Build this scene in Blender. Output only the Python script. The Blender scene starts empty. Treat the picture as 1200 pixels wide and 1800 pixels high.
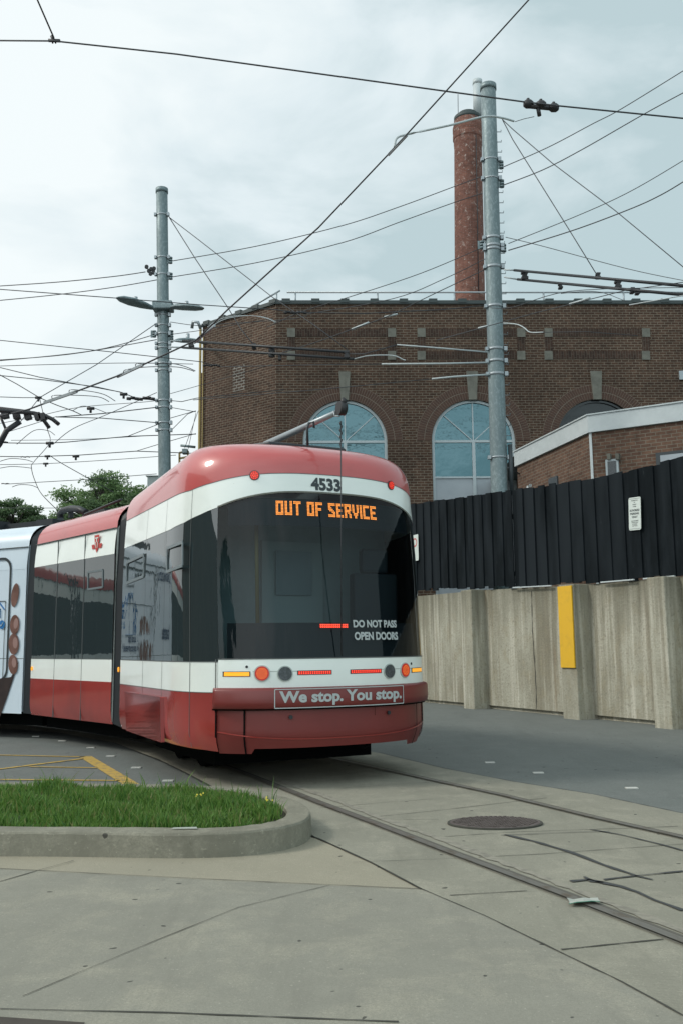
import bpy, math, random
import numpy as np
from mathutils import Vector, Matrix
random.seed(7); RNG = np.random.default_rng(7)
sc = bpy.context.scene
COL = sc.collection

# ------------------------------------------------------------------ camera
F_PX = 1648.4; PITCH = math.radians(8.139); ROLL = math.radians(.6005); EYE = 1.2269
cam_d = bpy.data.cameras.new('camera'); cam = bpy.data.objects.new('camera', cam_d); COL.objects.link(cam)
cam.location = (0, 0, EYE)
cam.rotation_mode = 'QUATERNION'
cam.matrix_world = Matrix.Translation((0, 0, EYE)) @ Matrix.Rotation(math.pi/2 + PITCH, 4, 'X') @ Matrix.Rotation(-ROLL, 4, 'Z')
cam_d.sensor_fit = 'VERTICAL'; cam_d.sensor_height = 36; cam_d.lens = 36*F_PX/1800
cam_d.clip_start = .05; cam_d.clip_end = 2000
sc.camera = cam

# ------------------------------------------------------------------ world and sun
SUN_EL = math.radians(40); SUN_AZ = math.radians(-98)      # azimuth measured from +Y towards +X
w = bpy.data.worlds.new('World'); sc.world = w; w.use_nodes = True
nt = w.node_tree; nt.nodes.clear()
def N(t, typ, **kw):
    n = t.nodes.new(typ)
    for k, v in kw.items():
        if k in n.inputs.keys(): n.inputs[k].default_value = v
        else: setattr(n, k, v)
    return n
out = N(nt, 'ShaderNodeOutputWorld'); bg = N(nt, 'ShaderNodeBackground')
sky = N(nt, 'ShaderNodeTexSky'); sky.sky_type = 'NISHITA'; sky.sun_disc = False
sky.sun_elevation = SUN_EL; sky.sun_rotation = SUN_AZ; sky.air_density = 1.5; sky.dust_density = 4
tc = N(nt, 'ShaderNodeTexCoord')
sep = N(nt, 'ShaderNodeSeparateXYZ'); nt.links.new(tc.outputs['Generated'], sep.inputs[0])
mp = N(nt, 'ShaderNodeMapping'); mp.inputs['Scale'].default_value = (1.0, 1.0, 2.2); mp.inputs['Location'].default_value = (.35, .2, .1)
nt.links.new(tc.outputs['Generated'], mp.inputs[0])
n1 = N(nt, 'ShaderNodeTexNoise', Scale=3.2, Detail=8.0, Roughness=.52, Distortion=.35)
nt.links.new(mp.outputs[0], n1.inputs['Vector'])
# the cloud is thinner and brighter towards the sun side on the left
gr_x = N(nt, 'ShaderNodeMath', operation='MULTIPLY_ADD'); nt.links.new(sep.outputs[0], gr_x.inputs[0]); gr_x.inputs[1].default_value = -.42; gr_x.inputs[2].default_value = .0
gz = N(nt, 'ShaderNodeMath', operation='MULTIPLY_ADD'); nt.links.new(sep.outputs[2], gz.inputs[0]); gz.inputs[1].default_value = -.14; gz.inputs[2].default_value = .08
a1 = N(nt, 'ShaderNodeMath', operation='ADD'); nt.links.new(n1.outputs[0], a1.inputs[0]); nt.links.new(gr_x.outputs[0], a1.inputs[1])
a2 = N(nt, 'ShaderNodeMath', operation='ADD'); nt.links.new(a1.outputs[0], a2.inputs[0]); nt.links.new(gz.outputs[0], a2.inputs[1])
rp = N(nt, 'ShaderNodeValToRGB'); nt.links.new(a2.outputs[0], rp.inputs[0])
rp.color_ramp.elements[0].position = .36; rp.color_ramp.elements[0].color = (.47, .59, .62, 1)
rp.color_ramp.elements[1].position = .66; rp.color_ramp.elements[1].color = (.84, .90, .91, 1)
e = rp.color_ramp.elements.new(.52); e.color = (.70, .79, .82, 1)
sk = N(nt, 'ShaderNodeVectorMath', operation='SCALE'); nt.links.new(sky.outputs[0], sk.inputs[0]); sk.inputs['Scale'].default_value = .10
mx = N(nt, 'ShaderNodeMix', data_type='RGBA'); mx.inputs[0].default_value = .94
nt.links.new(sk.outputs[0], mx.inputs[6]); nt.links.new(rp.outputs[0], mx.inputs[7])
# sky behind the viewpoint is scaled up, added to light faces turned this way
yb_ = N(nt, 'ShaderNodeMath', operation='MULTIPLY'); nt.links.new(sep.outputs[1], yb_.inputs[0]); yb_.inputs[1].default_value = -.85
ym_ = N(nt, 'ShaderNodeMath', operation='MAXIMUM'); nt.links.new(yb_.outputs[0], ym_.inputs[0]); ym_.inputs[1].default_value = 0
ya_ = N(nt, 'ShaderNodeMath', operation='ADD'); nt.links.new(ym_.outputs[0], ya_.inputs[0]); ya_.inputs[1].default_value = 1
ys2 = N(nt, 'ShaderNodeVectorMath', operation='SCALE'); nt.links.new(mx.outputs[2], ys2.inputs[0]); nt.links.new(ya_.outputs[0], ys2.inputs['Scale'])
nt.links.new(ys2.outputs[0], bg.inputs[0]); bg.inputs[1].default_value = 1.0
nt.links.new(bg.outputs[0], out.inputs[0])
sun_d = bpy.data.lights.new('sun', 'SUN'); sun_d.energy = 1.5; sun_d.angle = math.radians(12); sun_d.color = (1, .96, .88)
sun = bpy.data.objects.new('sun', sun_d); COL.objects.link(sun)
sd = Vector((math.sin(SUN_AZ)*math.cos(SUN_EL), math.cos(SUN_AZ)*math.cos(SUN_EL), math.sin(SUN_EL)))
sun.rotation_mode = 'QUATERNION'; sun.rotation_quaternion = sd.to_track_quat('Z', 'Y')
sc.view_settings.view_transform = 'Standard'; sc.view_settings.look = 'None'; sc.view_settings.gamma = 1
sc.view_settings.exposure = .18
sc.cycles.max_bounces = 8; sc.cycles.transparent_max_bounces = 12

# ------------------------------------------------------------------ surveying helpers (photo pixel -> point in the place)
def ray(px, py):
    x = (px-600)/F_PX; y = -(py-900)/F_PX
    c, s = math.cos(ROLL), math.sin(ROLL); x, y = c*x+s*y, -s*x+c*y
    cp, sp = math.cos(PITCH), math.sin(PITCH)
    return Vector((x, cp-sp*y, sp+cp*y))
def at(px, py, Y): d = ray(px, py); return d*(Y/d.y)+Vector((0, 0, EYE))
def gr(px, py, z=0.): d = ray(px, py); return d*((z-EYE)/d.z)+Vector((0, 0, EYE))
def on_plane(px, py, p0, nrm):
    d = ray(px, py); o = Vector((0, 0, EYE)); p0 = Vector(p0); nrm = Vector(nrm)
    return o+d*((p0-o).dot(nrm)/d.dot(nrm))

# ------------------------------------------------------------------ mesh helpers
class MB:
    def __init__(s): s.v = []; s.f = []; s.sm = []
    def add(s, vs, fs, smooth=False):
        b = len(s.v); s.v += [tuple(v) for v in vs]; s.f += [tuple(b+i for i in f) for f in fs]; s.sm += [smooth]*len(fs); return s
    def box(s, lo, hi, M=None):
        x0, y0, z0 = lo; x1, y1, z1 = hi
        vs = [Vector(p) for p in ((x0,y0,z0),(x1,y0,z0),(x1,y1,z0),(x0,y1,z0),(x0,y0,z1),(x1,y0,z1),(x1,y1,z1),(x0,y1,z1))]
        if M: vs = [M @ v for v in vs]
        return s.add(vs, [(0,3,2,1),(4,5,6,7),(0,1,5,4),(1,2,6,5),(2,3,7,6),(3,0,4,7)])
    def obox(s, p, q, wd, h, up=(0,0,1)):       # box bar from p to q
        p, q = Vector(p), Vector(q); d = (q-p).normalized(); up = Vector(up)
        x = d.cross(up).normalized(); u = x.cross(d).normalized()
        vs = []
        for b in (p, q):
            for i, j in ((-1,-1),(1,-1),(1,1),(-1,1)): vs.append(b+x*i*wd/2+u*j*h/2)
        return s.add(vs, [(3,2,1,0),(4,5,6,7),(0,1,5,4),(1,2,6,5),(2,3,7,6),(3,0,4,7)])
    def tube(s, pts, r, seg=8, cap=True):
        pts = [Vector(p) for p in pts]; n = len(pts); rs = r if isinstance(r, (list, tuple)) else [r]*n
        vs = []; ref = None
        for i, p in enumerate(pts):
            d = (pts[min(i+1, n-1)]-pts[max(i-1, 0)]).normalized()
            if ref is None or abs(d.dot(ref)) > .98: ref = Vector((0,0,1)) if abs(d.z) < .9 else Vector((1,0,0))
            x = d.cross(ref).normalized(); y = d.cross(x)
            for k in range(seg):
                a = 2*math.pi*k/seg; vs.append(p+(x*math.cos(a)+y*math.sin(a))*rs[i])
        fs = [(i*seg+k, i*seg+(k+1)%seg, (i+1)*seg+(k+1)%seg, (i+1)*seg+k) for i in range(n-1) for k in range(seg)]
        if cap: fs += [tuple(range(seg-1, -1, -1)), tuple(range((n-1)*seg, n*seg))]
        b = len(s.f); s.add(vs, fs, True)
        if cap: s.sm[-1] = s.sm[-2] = False
        return s
    def disc(s, c, nrm, r, depth=0., seg=20, sx=1.):
        c, nrm = Vector(c), Vector(nrm).normalized(); x = nrm.cross(Vector((0,0,1)))
        if x.length < .01: x = Vector((1,0,0))
        x.normalize(); y = x.cross(nrm)
        ring = [x*math.cos(2*math.pi*k/seg)*r*sx+y*math.sin(2*math.pi*k/seg)*r for k in range(seg)]
        if depth:
            vs = [c+q for q in ring]+[c+q+nrm*depth for q in ring]
            return s.add(vs, [tuple(range(seg-1,-1,-1)), tuple(range(seg, 2*seg))]+[(k,(k+1)%seg,seg+(k+1)%seg,seg+k) for k in range(seg)])
        return s.add([c+q for q in ring], [tuple(range(seg))])
    def poly(s, pts): return s.add(pts, [tuple(range(len(pts)))])
    def slab(s, pts, z0, z1):
        n = len(pts); vs = [(p[0],p[1],z0) for p in pts]+[(p[0],p[1],z1) for p in pts]
        return s.add(vs, [tuple(range(n-1,-1,-1)), tuple(range(n,2*n))]+[(k,(k+1)%n,n+(k+1)%n,n+k) for k in range(n)])
    def grid(s, rows, smooth=True, flip=False):
        n = len(rows[0]); vs = [p for r in rows for p in r]; fs = []
        for i in range(len(rows)-1):
            for k in range(n-1):
                f = (i*n+k, i*n+k+1, (i+1)*n+k+1, (i+1)*n+k); fs.append(f[::-1] if flip else f)
        return s.add(vs, fs, smooth)
    def build(s, name, mat, parent=None, M=None, bevel=0):
        me = bpy.data.meshes.new(name); me.from_pydata([tuple(v) for v in s.v], [], s.f)
        me.polygons.foreach_set('use_smooth', s.sm); me.update()
        o = bpy.data.objects.new(name, me); COL.objects.link(o)
        if mat: me.materials.append(mat)
        if parent: o.parent = parent
        if M: o.matrix_local = M
        if bevel:
            b = o.modifiers.new('bevel', 'BEVEL'); b.width = bevel; b.segments = 2; b.limit_method = 'ANGLE'
        return o
def empty(name, loc=(0,0,0), rz=0.):
    o = bpy.data.objects.new(name, None); COL.objects.link(o); o.location = loc; o.rotation_euler = (0,0,rz); o.empty_display_size = .2; return o
def tag(o, label=None, cat=None, group=None, kind=None):
    for k, v in (('label', label), ('category', cat), ('group', group), ('kind', kind)):
        if v: o[k] = v
    return o
def text_geo(s, size=1., bold=0., align='CENTER', xs=1., spacing=1.):
    c = bpy.data.curves.new('t', 'FONT'); c.body = s; c.size = size; c.offset = bold; c.align_x = align; c.align_y = 'CENTER'; c.fill_mode = 'FRONT'; c.resolution_u = 4
    c.space_character = spacing
    o = bpy.data.objects.new('t', c); COL.objects.link(o); bpy.context.view_layer.update()
    me = bpy.data.meshes.new_from_object(o.evaluated_get(bpy.context.evaluated_depsgraph_get()))
    vs = [(v.co.x*xs, v.co.y) for v in me.vertices]; fs = [tuple(p.vertices) for p in me.polygons]
    bpy.data.objects.remove(o); bpy.data.meshes.remove(me); bpy.data.curves.remove(c)
    return vs, fs

# ------------------------------------------------------------------ materials
MATS = {}
def mat(name, col, rough=.6, metal=0., coat=0., spec=.5, noise=None, bump=None, emit=None, es=1., stretch=(1,1,1), extra=None, ior=None):
    """noise: (scale, other colour, low, high, detail) list; bump: (scale, strength, dist)"""
    m = bpy.data.materials.new(name); m.use_nodes = True; t = m.node_tree; b = t.nodes['Principled BSDF']
    b.inputs['Base Color'].default_value = (*col, 1); b.inputs['Roughness'].default_value = rough; b.inputs['Metallic'].default_value = metal
    b.inputs['Coat Weight'].default_value = coat; b.inputs['Coat Roughness'].default_value = .07; b.inputs['Specular IOR Level'].default_value = spec
    if ior: b.inputs['IOR'].default_value = ior
    if emit: b.inputs['Emission Color'].default_value = (*emit, 1); b.inputs['Emission Strength'].default_value = es
    co = N(t, 'ShaderNodeTexCoord'); mp = N(t, 'ShaderNodeMapping'); t.links.new(co.outputs['Object'], mp.inputs[0]); mp.inputs['Scale'].default_value = stretch
    cur = None
    for (scale, c2, lo, hi, det) in (noise or []):
        n = N(t, 'ShaderNodeTexNoise', Scale=scale, Detail=det, Roughness=.6); t.links.new(mp.outputs[0], n.inputs['Vector'])
        r = N(t, 'ShaderNodeMapRange'); r.inputs[1].default_value = lo; r.inputs[2].default_value = hi; t.links.new(n.outputs[0], r.inputs[0])
        x = N(t, 'ShaderNodeMix', data_type='RGBA'); t.links.new(r.outputs[0], x.inputs[0])
        if cur: t.links.new(cur, x.inputs[6])
        else: x.inputs[6].default_value = (*col, 1)
        x.inputs[7].default_value = (*c2, 1); cur = x.outputs[2]
    if cur: t.links.new(cur, b.inputs['Base Color'])
    prev = None
    for (scale, st, dist) in (bump or []):
        n = N(t, 'ShaderNodeTexNoise', Scale=scale, Detail=4.0); t.links.new(mp.outputs[0], n.inputs['Vector'])
        bp = N(t, 'ShaderNodeBump', Strength=st, Distance=dist); t.links.new(n.outputs[0], bp.inputs['Height'])
        if prev: t.links.new(prev, bp.inputs['Normal'])
        prev = bp.outputs[0]
    if prev: t.links.new(prev, b.inputs['Normal'])
    MATS[name] = m
    return m
def brick_mat(name, c1, c2, mortar, bw=.24, rh=.085, ms=.011, rough=.85, flakes=None, vertical=False, cyl=None, stain=True):
    m = bpy.data.materials.new(name); m.use_nodes = True; t = m.node_tree; b = t.nodes['Principled BSDF']; b.inputs['Roughness'].default_value = rough; b.inputs['Specular IOR Level'].default_value = .25
    co = N(t, 'ShaderNodeTexCoord'); sp = N(t, 'ShaderNodeSeparateXYZ'); t.links.new(co.outputs['Object'], sp.inputs[0])
    cb = N(t, 'ShaderNodeCombineXYZ')
    if cyl:
        an = N(t, 'ShaderNodeMath', operation='ARCTAN2'); t.links.new(sp.outputs[1], an.inputs[0]); t.links.new(sp.outputs[0], an.inputs[1])
        mu = N(t, 'ShaderNodeMath', operation='MULTIPLY'); mu.inputs[1].default_value = cyl; t.links.new(an.outputs[0], mu.inputs[0])
        t.links.new(mu.outputs[0], cb.inputs[0]); t.links.new(sp.outputs[2], cb.inputs[1])
    elif vertical:
        t.links.new(sp.outputs[2], cb.inputs[0]); t.links.new(sp.outputs[0], cb.inputs[1])
    else:
        t.links.new(sp.outputs[0], cb.inputs[0]); t.links.new(sp.outputs[2], cb.inputs[1])
    bt = N(t, 'ShaderNodeTexBrick'); t.links.new(cb.outputs[0], bt.inputs['Vector'])
    bt.inputs['Color1'].default_value = (*c1, 1); bt.inputs['Color2'].default_value = (*c2, 1); bt.inputs['Mortar'].default_value = (*mortar, 1)
    bt.inputs['Scale'].default_value = 1; bt.inputs['Mortar Size'].default_value = ms; bt.inputs['Mortar Smooth'].default_value = .2
    bt.inputs['Brick Width'].default_value = bw; bt.inputs['Row Height'].default_value = rh; bt.inputs['Bias'].default_value = -.1
    cur = bt.outputs[0]
    n = N(t, 'ShaderNodeTexNoise', Scale=.45, Detail=6.0); t.links.new(co.outputs['Object'], n.inputs['Vector'])
    hs = N(t, 'ShaderNodeMapRange'); hs.inputs[1].default_value = .3; hs.inputs[2].default_value = .7; hs.inputs[3].default_value = .72; hs.inputs[4].default_value = 1.25; t.links.new(n.outputs[0], hs.inputs[0])
    ml = N(t, 'ShaderNodeVectorMath', operation='SCALE'); t.links.new(cur, ml.inputs[0]); t.links.new(hs.outputs[0], ml.inputs['Scale']); cur = ml.outputs[0]
    n2 = N(t, 'ShaderNodeTexNoise', Scale=6., Detail=4.0); t.links.new(co.outputs['Object'], n2.inputs['Vector'])
    h2 = N(t, 'ShaderNodeMapRange'); h2.inputs[1].default_value = .3; h2.inputs[2].default_value = .7; h2.inputs[3].default_value = .75; h2.inputs[4].default_value = 1.25; t.links.new(n2.outputs[0], h2.inputs[0])
    m2 = N(t, 'ShaderNodeVectorMath', operation='SCALE'); t.links.new(cur, m2.inputs[0]); t.links.new(h2.outputs[0], m2.inputs['Scale']); cur = m2.outputs[0]
    if flakes:
        fn = N(t, 'ShaderNodeTexNoise', Scale=5.5, Detail=10.0, Roughness=.78); t.links.new(co.outputs['Object'], fn.inputs['Vector'])
        fr = N(t, 'ShaderNodeMapRange'); fr.inputs[1].default_value = .57; fr.inputs[2].default_value = .60; t.links.new(fn.outputs[0], fr.inputs[0])
        x = N(t, 'ShaderNodeMix', data_type='RGBA'); t.links.new(fr.outputs[0], x.inputs[0]); t.links.new(cur, x.inputs[6]); x.inputs[7].default_value = (*flakes, 1); cur = x.outputs[2]
    t.links.new(cur, b.inputs['Base Color'])
    bp = N(t, 'ShaderNodeBump', Strength=.5, Distance=.01); bp.invert = True; t.links.new(bt.outputs['Fac'], bp.inputs['Height']); t.links.new(bp.outputs[0], b.inputs['Normal'])
    return m

M_ = {}
WHT = (.80, .85, .81)
M_['white'] = mat('white tram paint', WHT, .28, coat=.6, noise=[(1.3, (.72,.77,.73), .45, .75, 5), (30, (.60,.62,.56), .68, .8, 4)], bump=[(1.1, .12, .02)])
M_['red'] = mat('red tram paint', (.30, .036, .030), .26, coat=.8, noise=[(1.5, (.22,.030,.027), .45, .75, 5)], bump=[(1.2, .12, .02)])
M_['roofred'] = mat('red tram roof paint with sky sheen painted in', (.50, .085, .082), .34, coat=.8, noise=[(1.1, (.43,.075,.072), .45, .75, 5)], bump=[(1.0, .1, .02)])  # lighter, pinker red carries the sky's reflection in the colour
M_['bumper'] = mat('matt red bumper plastic', (.175, .026, .023), .42, coat=.12, noise=[(2, (.135,.023,.021), .4, .8, 5)], bump=[(60, .03, .002)], stretch=(1,1,.5))
M_['glass'] = mat('dark tram window glass', (.022, .033, .036), .015, spec=.5, ior=1.95, bump=[(1.6, .20, .012), (.5, .15, .03)], stretch=(1.6,1.6,.7))
M_['black'] = mat('black rubber', (.018, .022, .026), .5)
M_['seam'] = mat('dark panel seam', (.10, .11, .11), .8)
M_['frame'] = mat('grey window frame', (.13, .16, .17), .35)
M_['under'] = mat('underframe black with shade painted in', (.005, .006, .006), 1., spec=.05)  # near black puts the deep shade under the tram into the colour
M_['ink'] = mat('dark lettering vinyl', (.03, .04, .045), .5)
M_['silver'] = mat('silver lettering vinyl', (.42, .46, .46), .45)
M_['amber'] = mat('lit amber lamp', (.8, .35, .02), .3, emit=(1., .38, .02), es=.65)
M_['redlit'] = mat('lit red lamp', (.5, .02, .02), .3, emit=(1., .03, .02), es=.3)
M_['reddot'] = mat('lit red led', (.8, .05, .02), .3, emit=(1., .07, .03), es=1.2)
M_['orangedot'] = mat('lit orange led', (.9, .3, .05), .3, emit=(1., .30, .04), es=.95)
M_['lens'] = mat('grey lamp lens', (.05, .06, .065), .3, noise=[(60, (.09,.10,.11), .45, .6, 2)])
M_['galv'] = mat('galvanised steel', (.155, .205, .215), .5, metal=.35, noise=[(22, (.22,.275,.285), .5, .6, 3), (1.2, (.12,.16,.17), .5, .8, 4)], stretch=(1,1,.5))
M_['steel'] = mat('grey steel', (.32, .36, .38), .4, metal=.4)
M_['wire'] = mat('dark overhead wire', (.035, .04, .045), .6)
M_['insul'] = mat('black insulator', (.018, .018, .02), .5)
M_['rod'] = mat('pale rod', (.42, .47, .48), .45)
M_['stone'] = mat('grey limestone block', (.16, .16, .135), .9, noise=[(4, (.10,.10,.085), .4, .7, 5)])
M_['fascia'] = mat('white metal fascia', (.50, .55, .56), .5, noise=[(3, (.42,.47,.48), .4, .8, 4)])
M_['wframe'] = mat('pale aluminium window frame', (.38, .44, .46), .4)
M_['wpanel'] = mat('frosted lower window panel', (.34, .38, .41), .35, noise=[(.8, (.28,.32,.35), .4, .7, 4)])
M_['wglass'] = mat('sky reflecting window glass', (.085, .155, .175), .03, metal=.80, bump=[(.9, .25, .04)])
M_['dglass'] = mat('dark window glass', (.02, .022, .024), .05)
M_['coping'] = mat('dark green coping tile', (.035, .05, .05), .6)
M_['wood'] = mat('black stained boards', (.0075, .0105, .0125), .75, spec=.06, noise=[(5, (.016,.021,.025), .45, .7, 6), (22, (.04,.05,.055), .66, .78, 6), (1.3, (.018,.023,.027), .45, .6, 2)], stretch=(1,1,.22), bump=[(30, .35, .006)])
M_['yellow'] = mat('yellow painted board', (.72, .42, .015), .5, noise=[(8, (.62,.36,.02), .5, .8, 5)])
M_['sign'] = mat('white sign face', (.60, .66, .62), .45)
M_['pipe'] = mat('yellow gas pipe', (.27, .20, .07), .6)
M_['rail'] = mat('worn steel rail', (.20, .19, .17), .42, metal=.4, noise=[(9, (.13,.10,.07), .5, .7, 5)])
M_['iron'] = mat('rusty cast iron', (.12, .10, .092), .75, noise=[(20, (.06,.045,.04), .4, .7, 5)])
M_['tar'] = mat('tar crack filler', (.045, .048, .048), .6, noise=[(30, (.07,.07,.07), .5, .7, 4)])
M_['crack'] = mat('dirt filled joint', (.055, .055, .045), .95)
M_['groove'] = mat('packed dirt in groove', (.10,.095,.08), .95)
M_['ypaint'] = mat('worn yellow line paint', (.46, .31, .07), .8, noise=[(14, (.20,.17,.10), .52, .66, 7)])
M_['wpaint'] = mat('white marker', (.52, .52, .48), .8)
M_['paper'] = mat('crumpled paper', (.36, .38, .34), .8)
M_['green'] = mat('green print', (.03, .17, .11), .7)
M_['blue'] = mat('blue ad print', (.03, .16, .38), .4)
M_['navy'] = mat('navy ad print', (.02, .04, .10), .4)
M_['adw'] = mat('pale ad vinyl', (.62, .71, .78), .3, coat=.4, noise=[(1, (.55,.65,.73), .4, .7, 4)])
M_['skin'] = mat('brown ad print', (.13, .065, .05), .4, noise=[(5, (.22,.12,.10), .4, .7, 2)])
M_['nail'] = mat('pinkish ad print', (.30,.19,.17), .35)
M_['dskin'] = mat('dark brown ad print', (.030, .022, .022), .4, noise=[(3, (.06,.04,.035), .4, .7, 2)])
M_['brick'] = brick_mat('dark brown brick', (.074, .042, .028), (.046, .026, .018), (.155, .13, .10), bw=.235, rh=.087, ms=.0105)
M_['soldier'] = brick_mat('upright dark brown brick', (.058, .034, .025), (.036, .022, .017), (.085, .07, .055), bw=.24, rh=.087, ms=.008, vertical=True)
M_['newbrick'] = brick_mat('repaired brick patch', (.085, .055, .040), (.06, .04, .03), (.28, .27, .24), bw=.23, rh=.10, ms=.016)
M_['lowbrick'] = brick_mat('reddish brown brick', (.125, .073, .050), (.085, .048, .035), (.14, .12, .095), bw=.23, rh=.082, ms=.010)
M_['chimney'] = brick_mat('flaking red chimney brick', (.175, .076, .054), (.13, .055, .041), (.16, .10, .085), bw=.24, rh=.085, ms=.010, flakes=(.34, .28, .25), cyl=.75)
M_['voussoir'] = mat('arch brick', (.078, .041, .028), .85, noise=[(7, (.055,.03,.023), .4, .7, 4)])
M_['mortar'] = mat('mortar', (.20, .17, .135), .95)

def ground_mat(name, base, dark, light, grain, scale=1., broom=0., blotch=.5, rough=.9):
    m = bpy.data.materials.new(name); m.use_nodes = True; t = m.node_tree; b = t.nodes['Principled BSDF']; b.inputs['Roughness'].default_value = rough; b.inputs['Specular IOR Level'].default_value = .3
    co = N(t, 'ShaderNodeTexCoord')
    def noise(s, d, lo, hi, ro=.6):
        n = N(t, 'ShaderNodeTexNoise', Scale=s, Detail=d, Roughness=ro, Distortion=.3); t.links.new(co.outputs['Object'], n.inputs['Vector'])
        r = N(t, 'ShaderNodeMapRange'); r.inputs[1].default_value = lo; r.inputs[2].default_value = hi; t.links.new(n.outputs[0], r.inputs[0]); return n, r
    def mix(fac, a, c2, k=1.):
        x = N(t, 'ShaderNodeMix', data_type='RGBA')
        mu = N(t, 'ShaderNodeMath', operation='MULTIPLY'); mu.inputs[1].default_value = k; t.links.new(fac, mu.inputs[0]); t.links.new(mu.outputs[0], x.inputs[0])
        if isinstance(a, tuple): x.inputs[6].default_value = (*a, 1)
        else: t.links.new(a, x.inputs[6])
        x.inputs[7].default_value = (*c2, 1); return x.outputs[2]
    _, r1 = noise(.7*scale, 10, .38, .64, .7); c = mix(r1.outputs[0], base, dark, blotch)
    _, r2 = noise(2.3*scale, 10, .48, .68, .7); c = mix(r2.outputs[0], c, light, blotch)
    _, r3 = noise(9*scale, 6, .55, .75); c = mix(r3.outputs[0], c, dark, blotch*.5)
    ms = N(t, 'ShaderNodeMapping'); ms.inputs['Scale'].default_value = (2.6,.35,1); ms.inputs['Rotation'].default_value = (0,0,-.45); t.links.new(co.outputs['Object'], ms.inputs[0])
    ns = N(t, 'ShaderNodeTexNoise', Scale=1.1, Detail=9.0, Roughness=.7); t.links.new(ms.outputs[0], ns.inputs['Vector'])
    rs_ = N(t, 'ShaderNodeMapRange'); rs_.inputs[1].default_value = .5; rs_.inputs[2].default_value = .72; t.links.new(ns.outputs[0], rs_.inputs[0]); c = mix(rs_.outputs[0], c, tuple(x*.78 for x in dark), blotch*.75)
    g, r4 = noise(grain, 2, .42, .62, .8); c = mix(r4.outputs[0], c, tuple(x*.72 for x in base), .55)
    g5, r5 = noise(grain*.55, 2, .64, .70, .8); c = mix(r5.outputs[0], c, tuple(min(1, x*1.5) for x in base), .5)
    v = N(t, 'ShaderNodeTexNoise', Scale=13., Detail=1.0); t.links.new(co.outputs['Object'], v.inputs['Vector'])
    r6 = N(t, 'ShaderNodeMapRange'); r6.inputs[1].default_value = .755; r6.inputs[2].default_value = .775; t.links.new(v.outputs[0], r6.inputs[0]); c = mix(r6.outputs[0], c, (.03,.03,.028), .8)
    t.links.new(c, b.inputs['Base Color'])
    bp = N(t, 'ShaderNodeBump', Strength=.35, Distance=.004); t.links.new(g.outputs[0], bp.inputs['Height'])
    b2 = N(t, 'ShaderNodeBump', Strength=.3, Distance=.01); t.links.new(r2.outputs[0], b2.inputs['Height']); t.links.new(bp.outputs[0], b2.inputs['Normal'])
    last = b2.outputs[0]
    if broom:
        wv = N(t, 'ShaderNodeTexWave', Scale=22., Distortion=2.5, Detail=2.0); wv.bands_direction = 'Y'
        mpp = N(t, 'ShaderNodeMapping'); mpp.inputs['Rotation'].default_value = (0,0,-.1); t.links.new(co.outputs['Object'], mpp.inputs[0]); t.links.new(mpp.outputs[0], wv.inputs['Vector'])
        b3 = N(t, 'ShaderNodeBump', Strength=broom, Distance=.01); t.links.new(wv.outputs[0], b3.inputs['Height']); t.links.new(last, b3.inputs['Normal']); last = b3.outputs[0]
    t.links.new(last, b.inputs['Normal'])
    return m
M_['conc'] = ground_mat('weathered concrete', (.275,.268,.222), (.205,.20,.168), (.355,.335,.265), 130, blotch=.75)
M_['conc2'] = ground_mat('broomed track concrete', (.285,.275,.222), (.21,.205,.165), (.37,.35,.28), 120, broom=.3, blotch=.8)
M_['conc3'] = ground_mat('beige concrete strip', (.32,.295,.225), (.26,.245,.19), (.36,.33,.26), 150, blotch=.45)
M_['kerb'] = ground_mat('pitted kerb concrete', (.25,.24,.19), (.14,.135,.105), (.33,.315,.25), 60, scale=2.5, blotch=.7)
M_['asph'] = ground_mat('aged asphalt', (.155,.170,.160), (.12,.132,.125), (.20,.21,.20), 70, blotch=.5)
M_['soil'] = mat('dark soil', (.035, .03, .018), 1., noise=[(20, (.02,.03,.01), .4, .7, 4)])
M_['paver'] = brick_mat('red paving brick', (.16,.07,.055), (.12,.055,.045), (.08,.07,.06), bw=.2, rh=.1)

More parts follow.
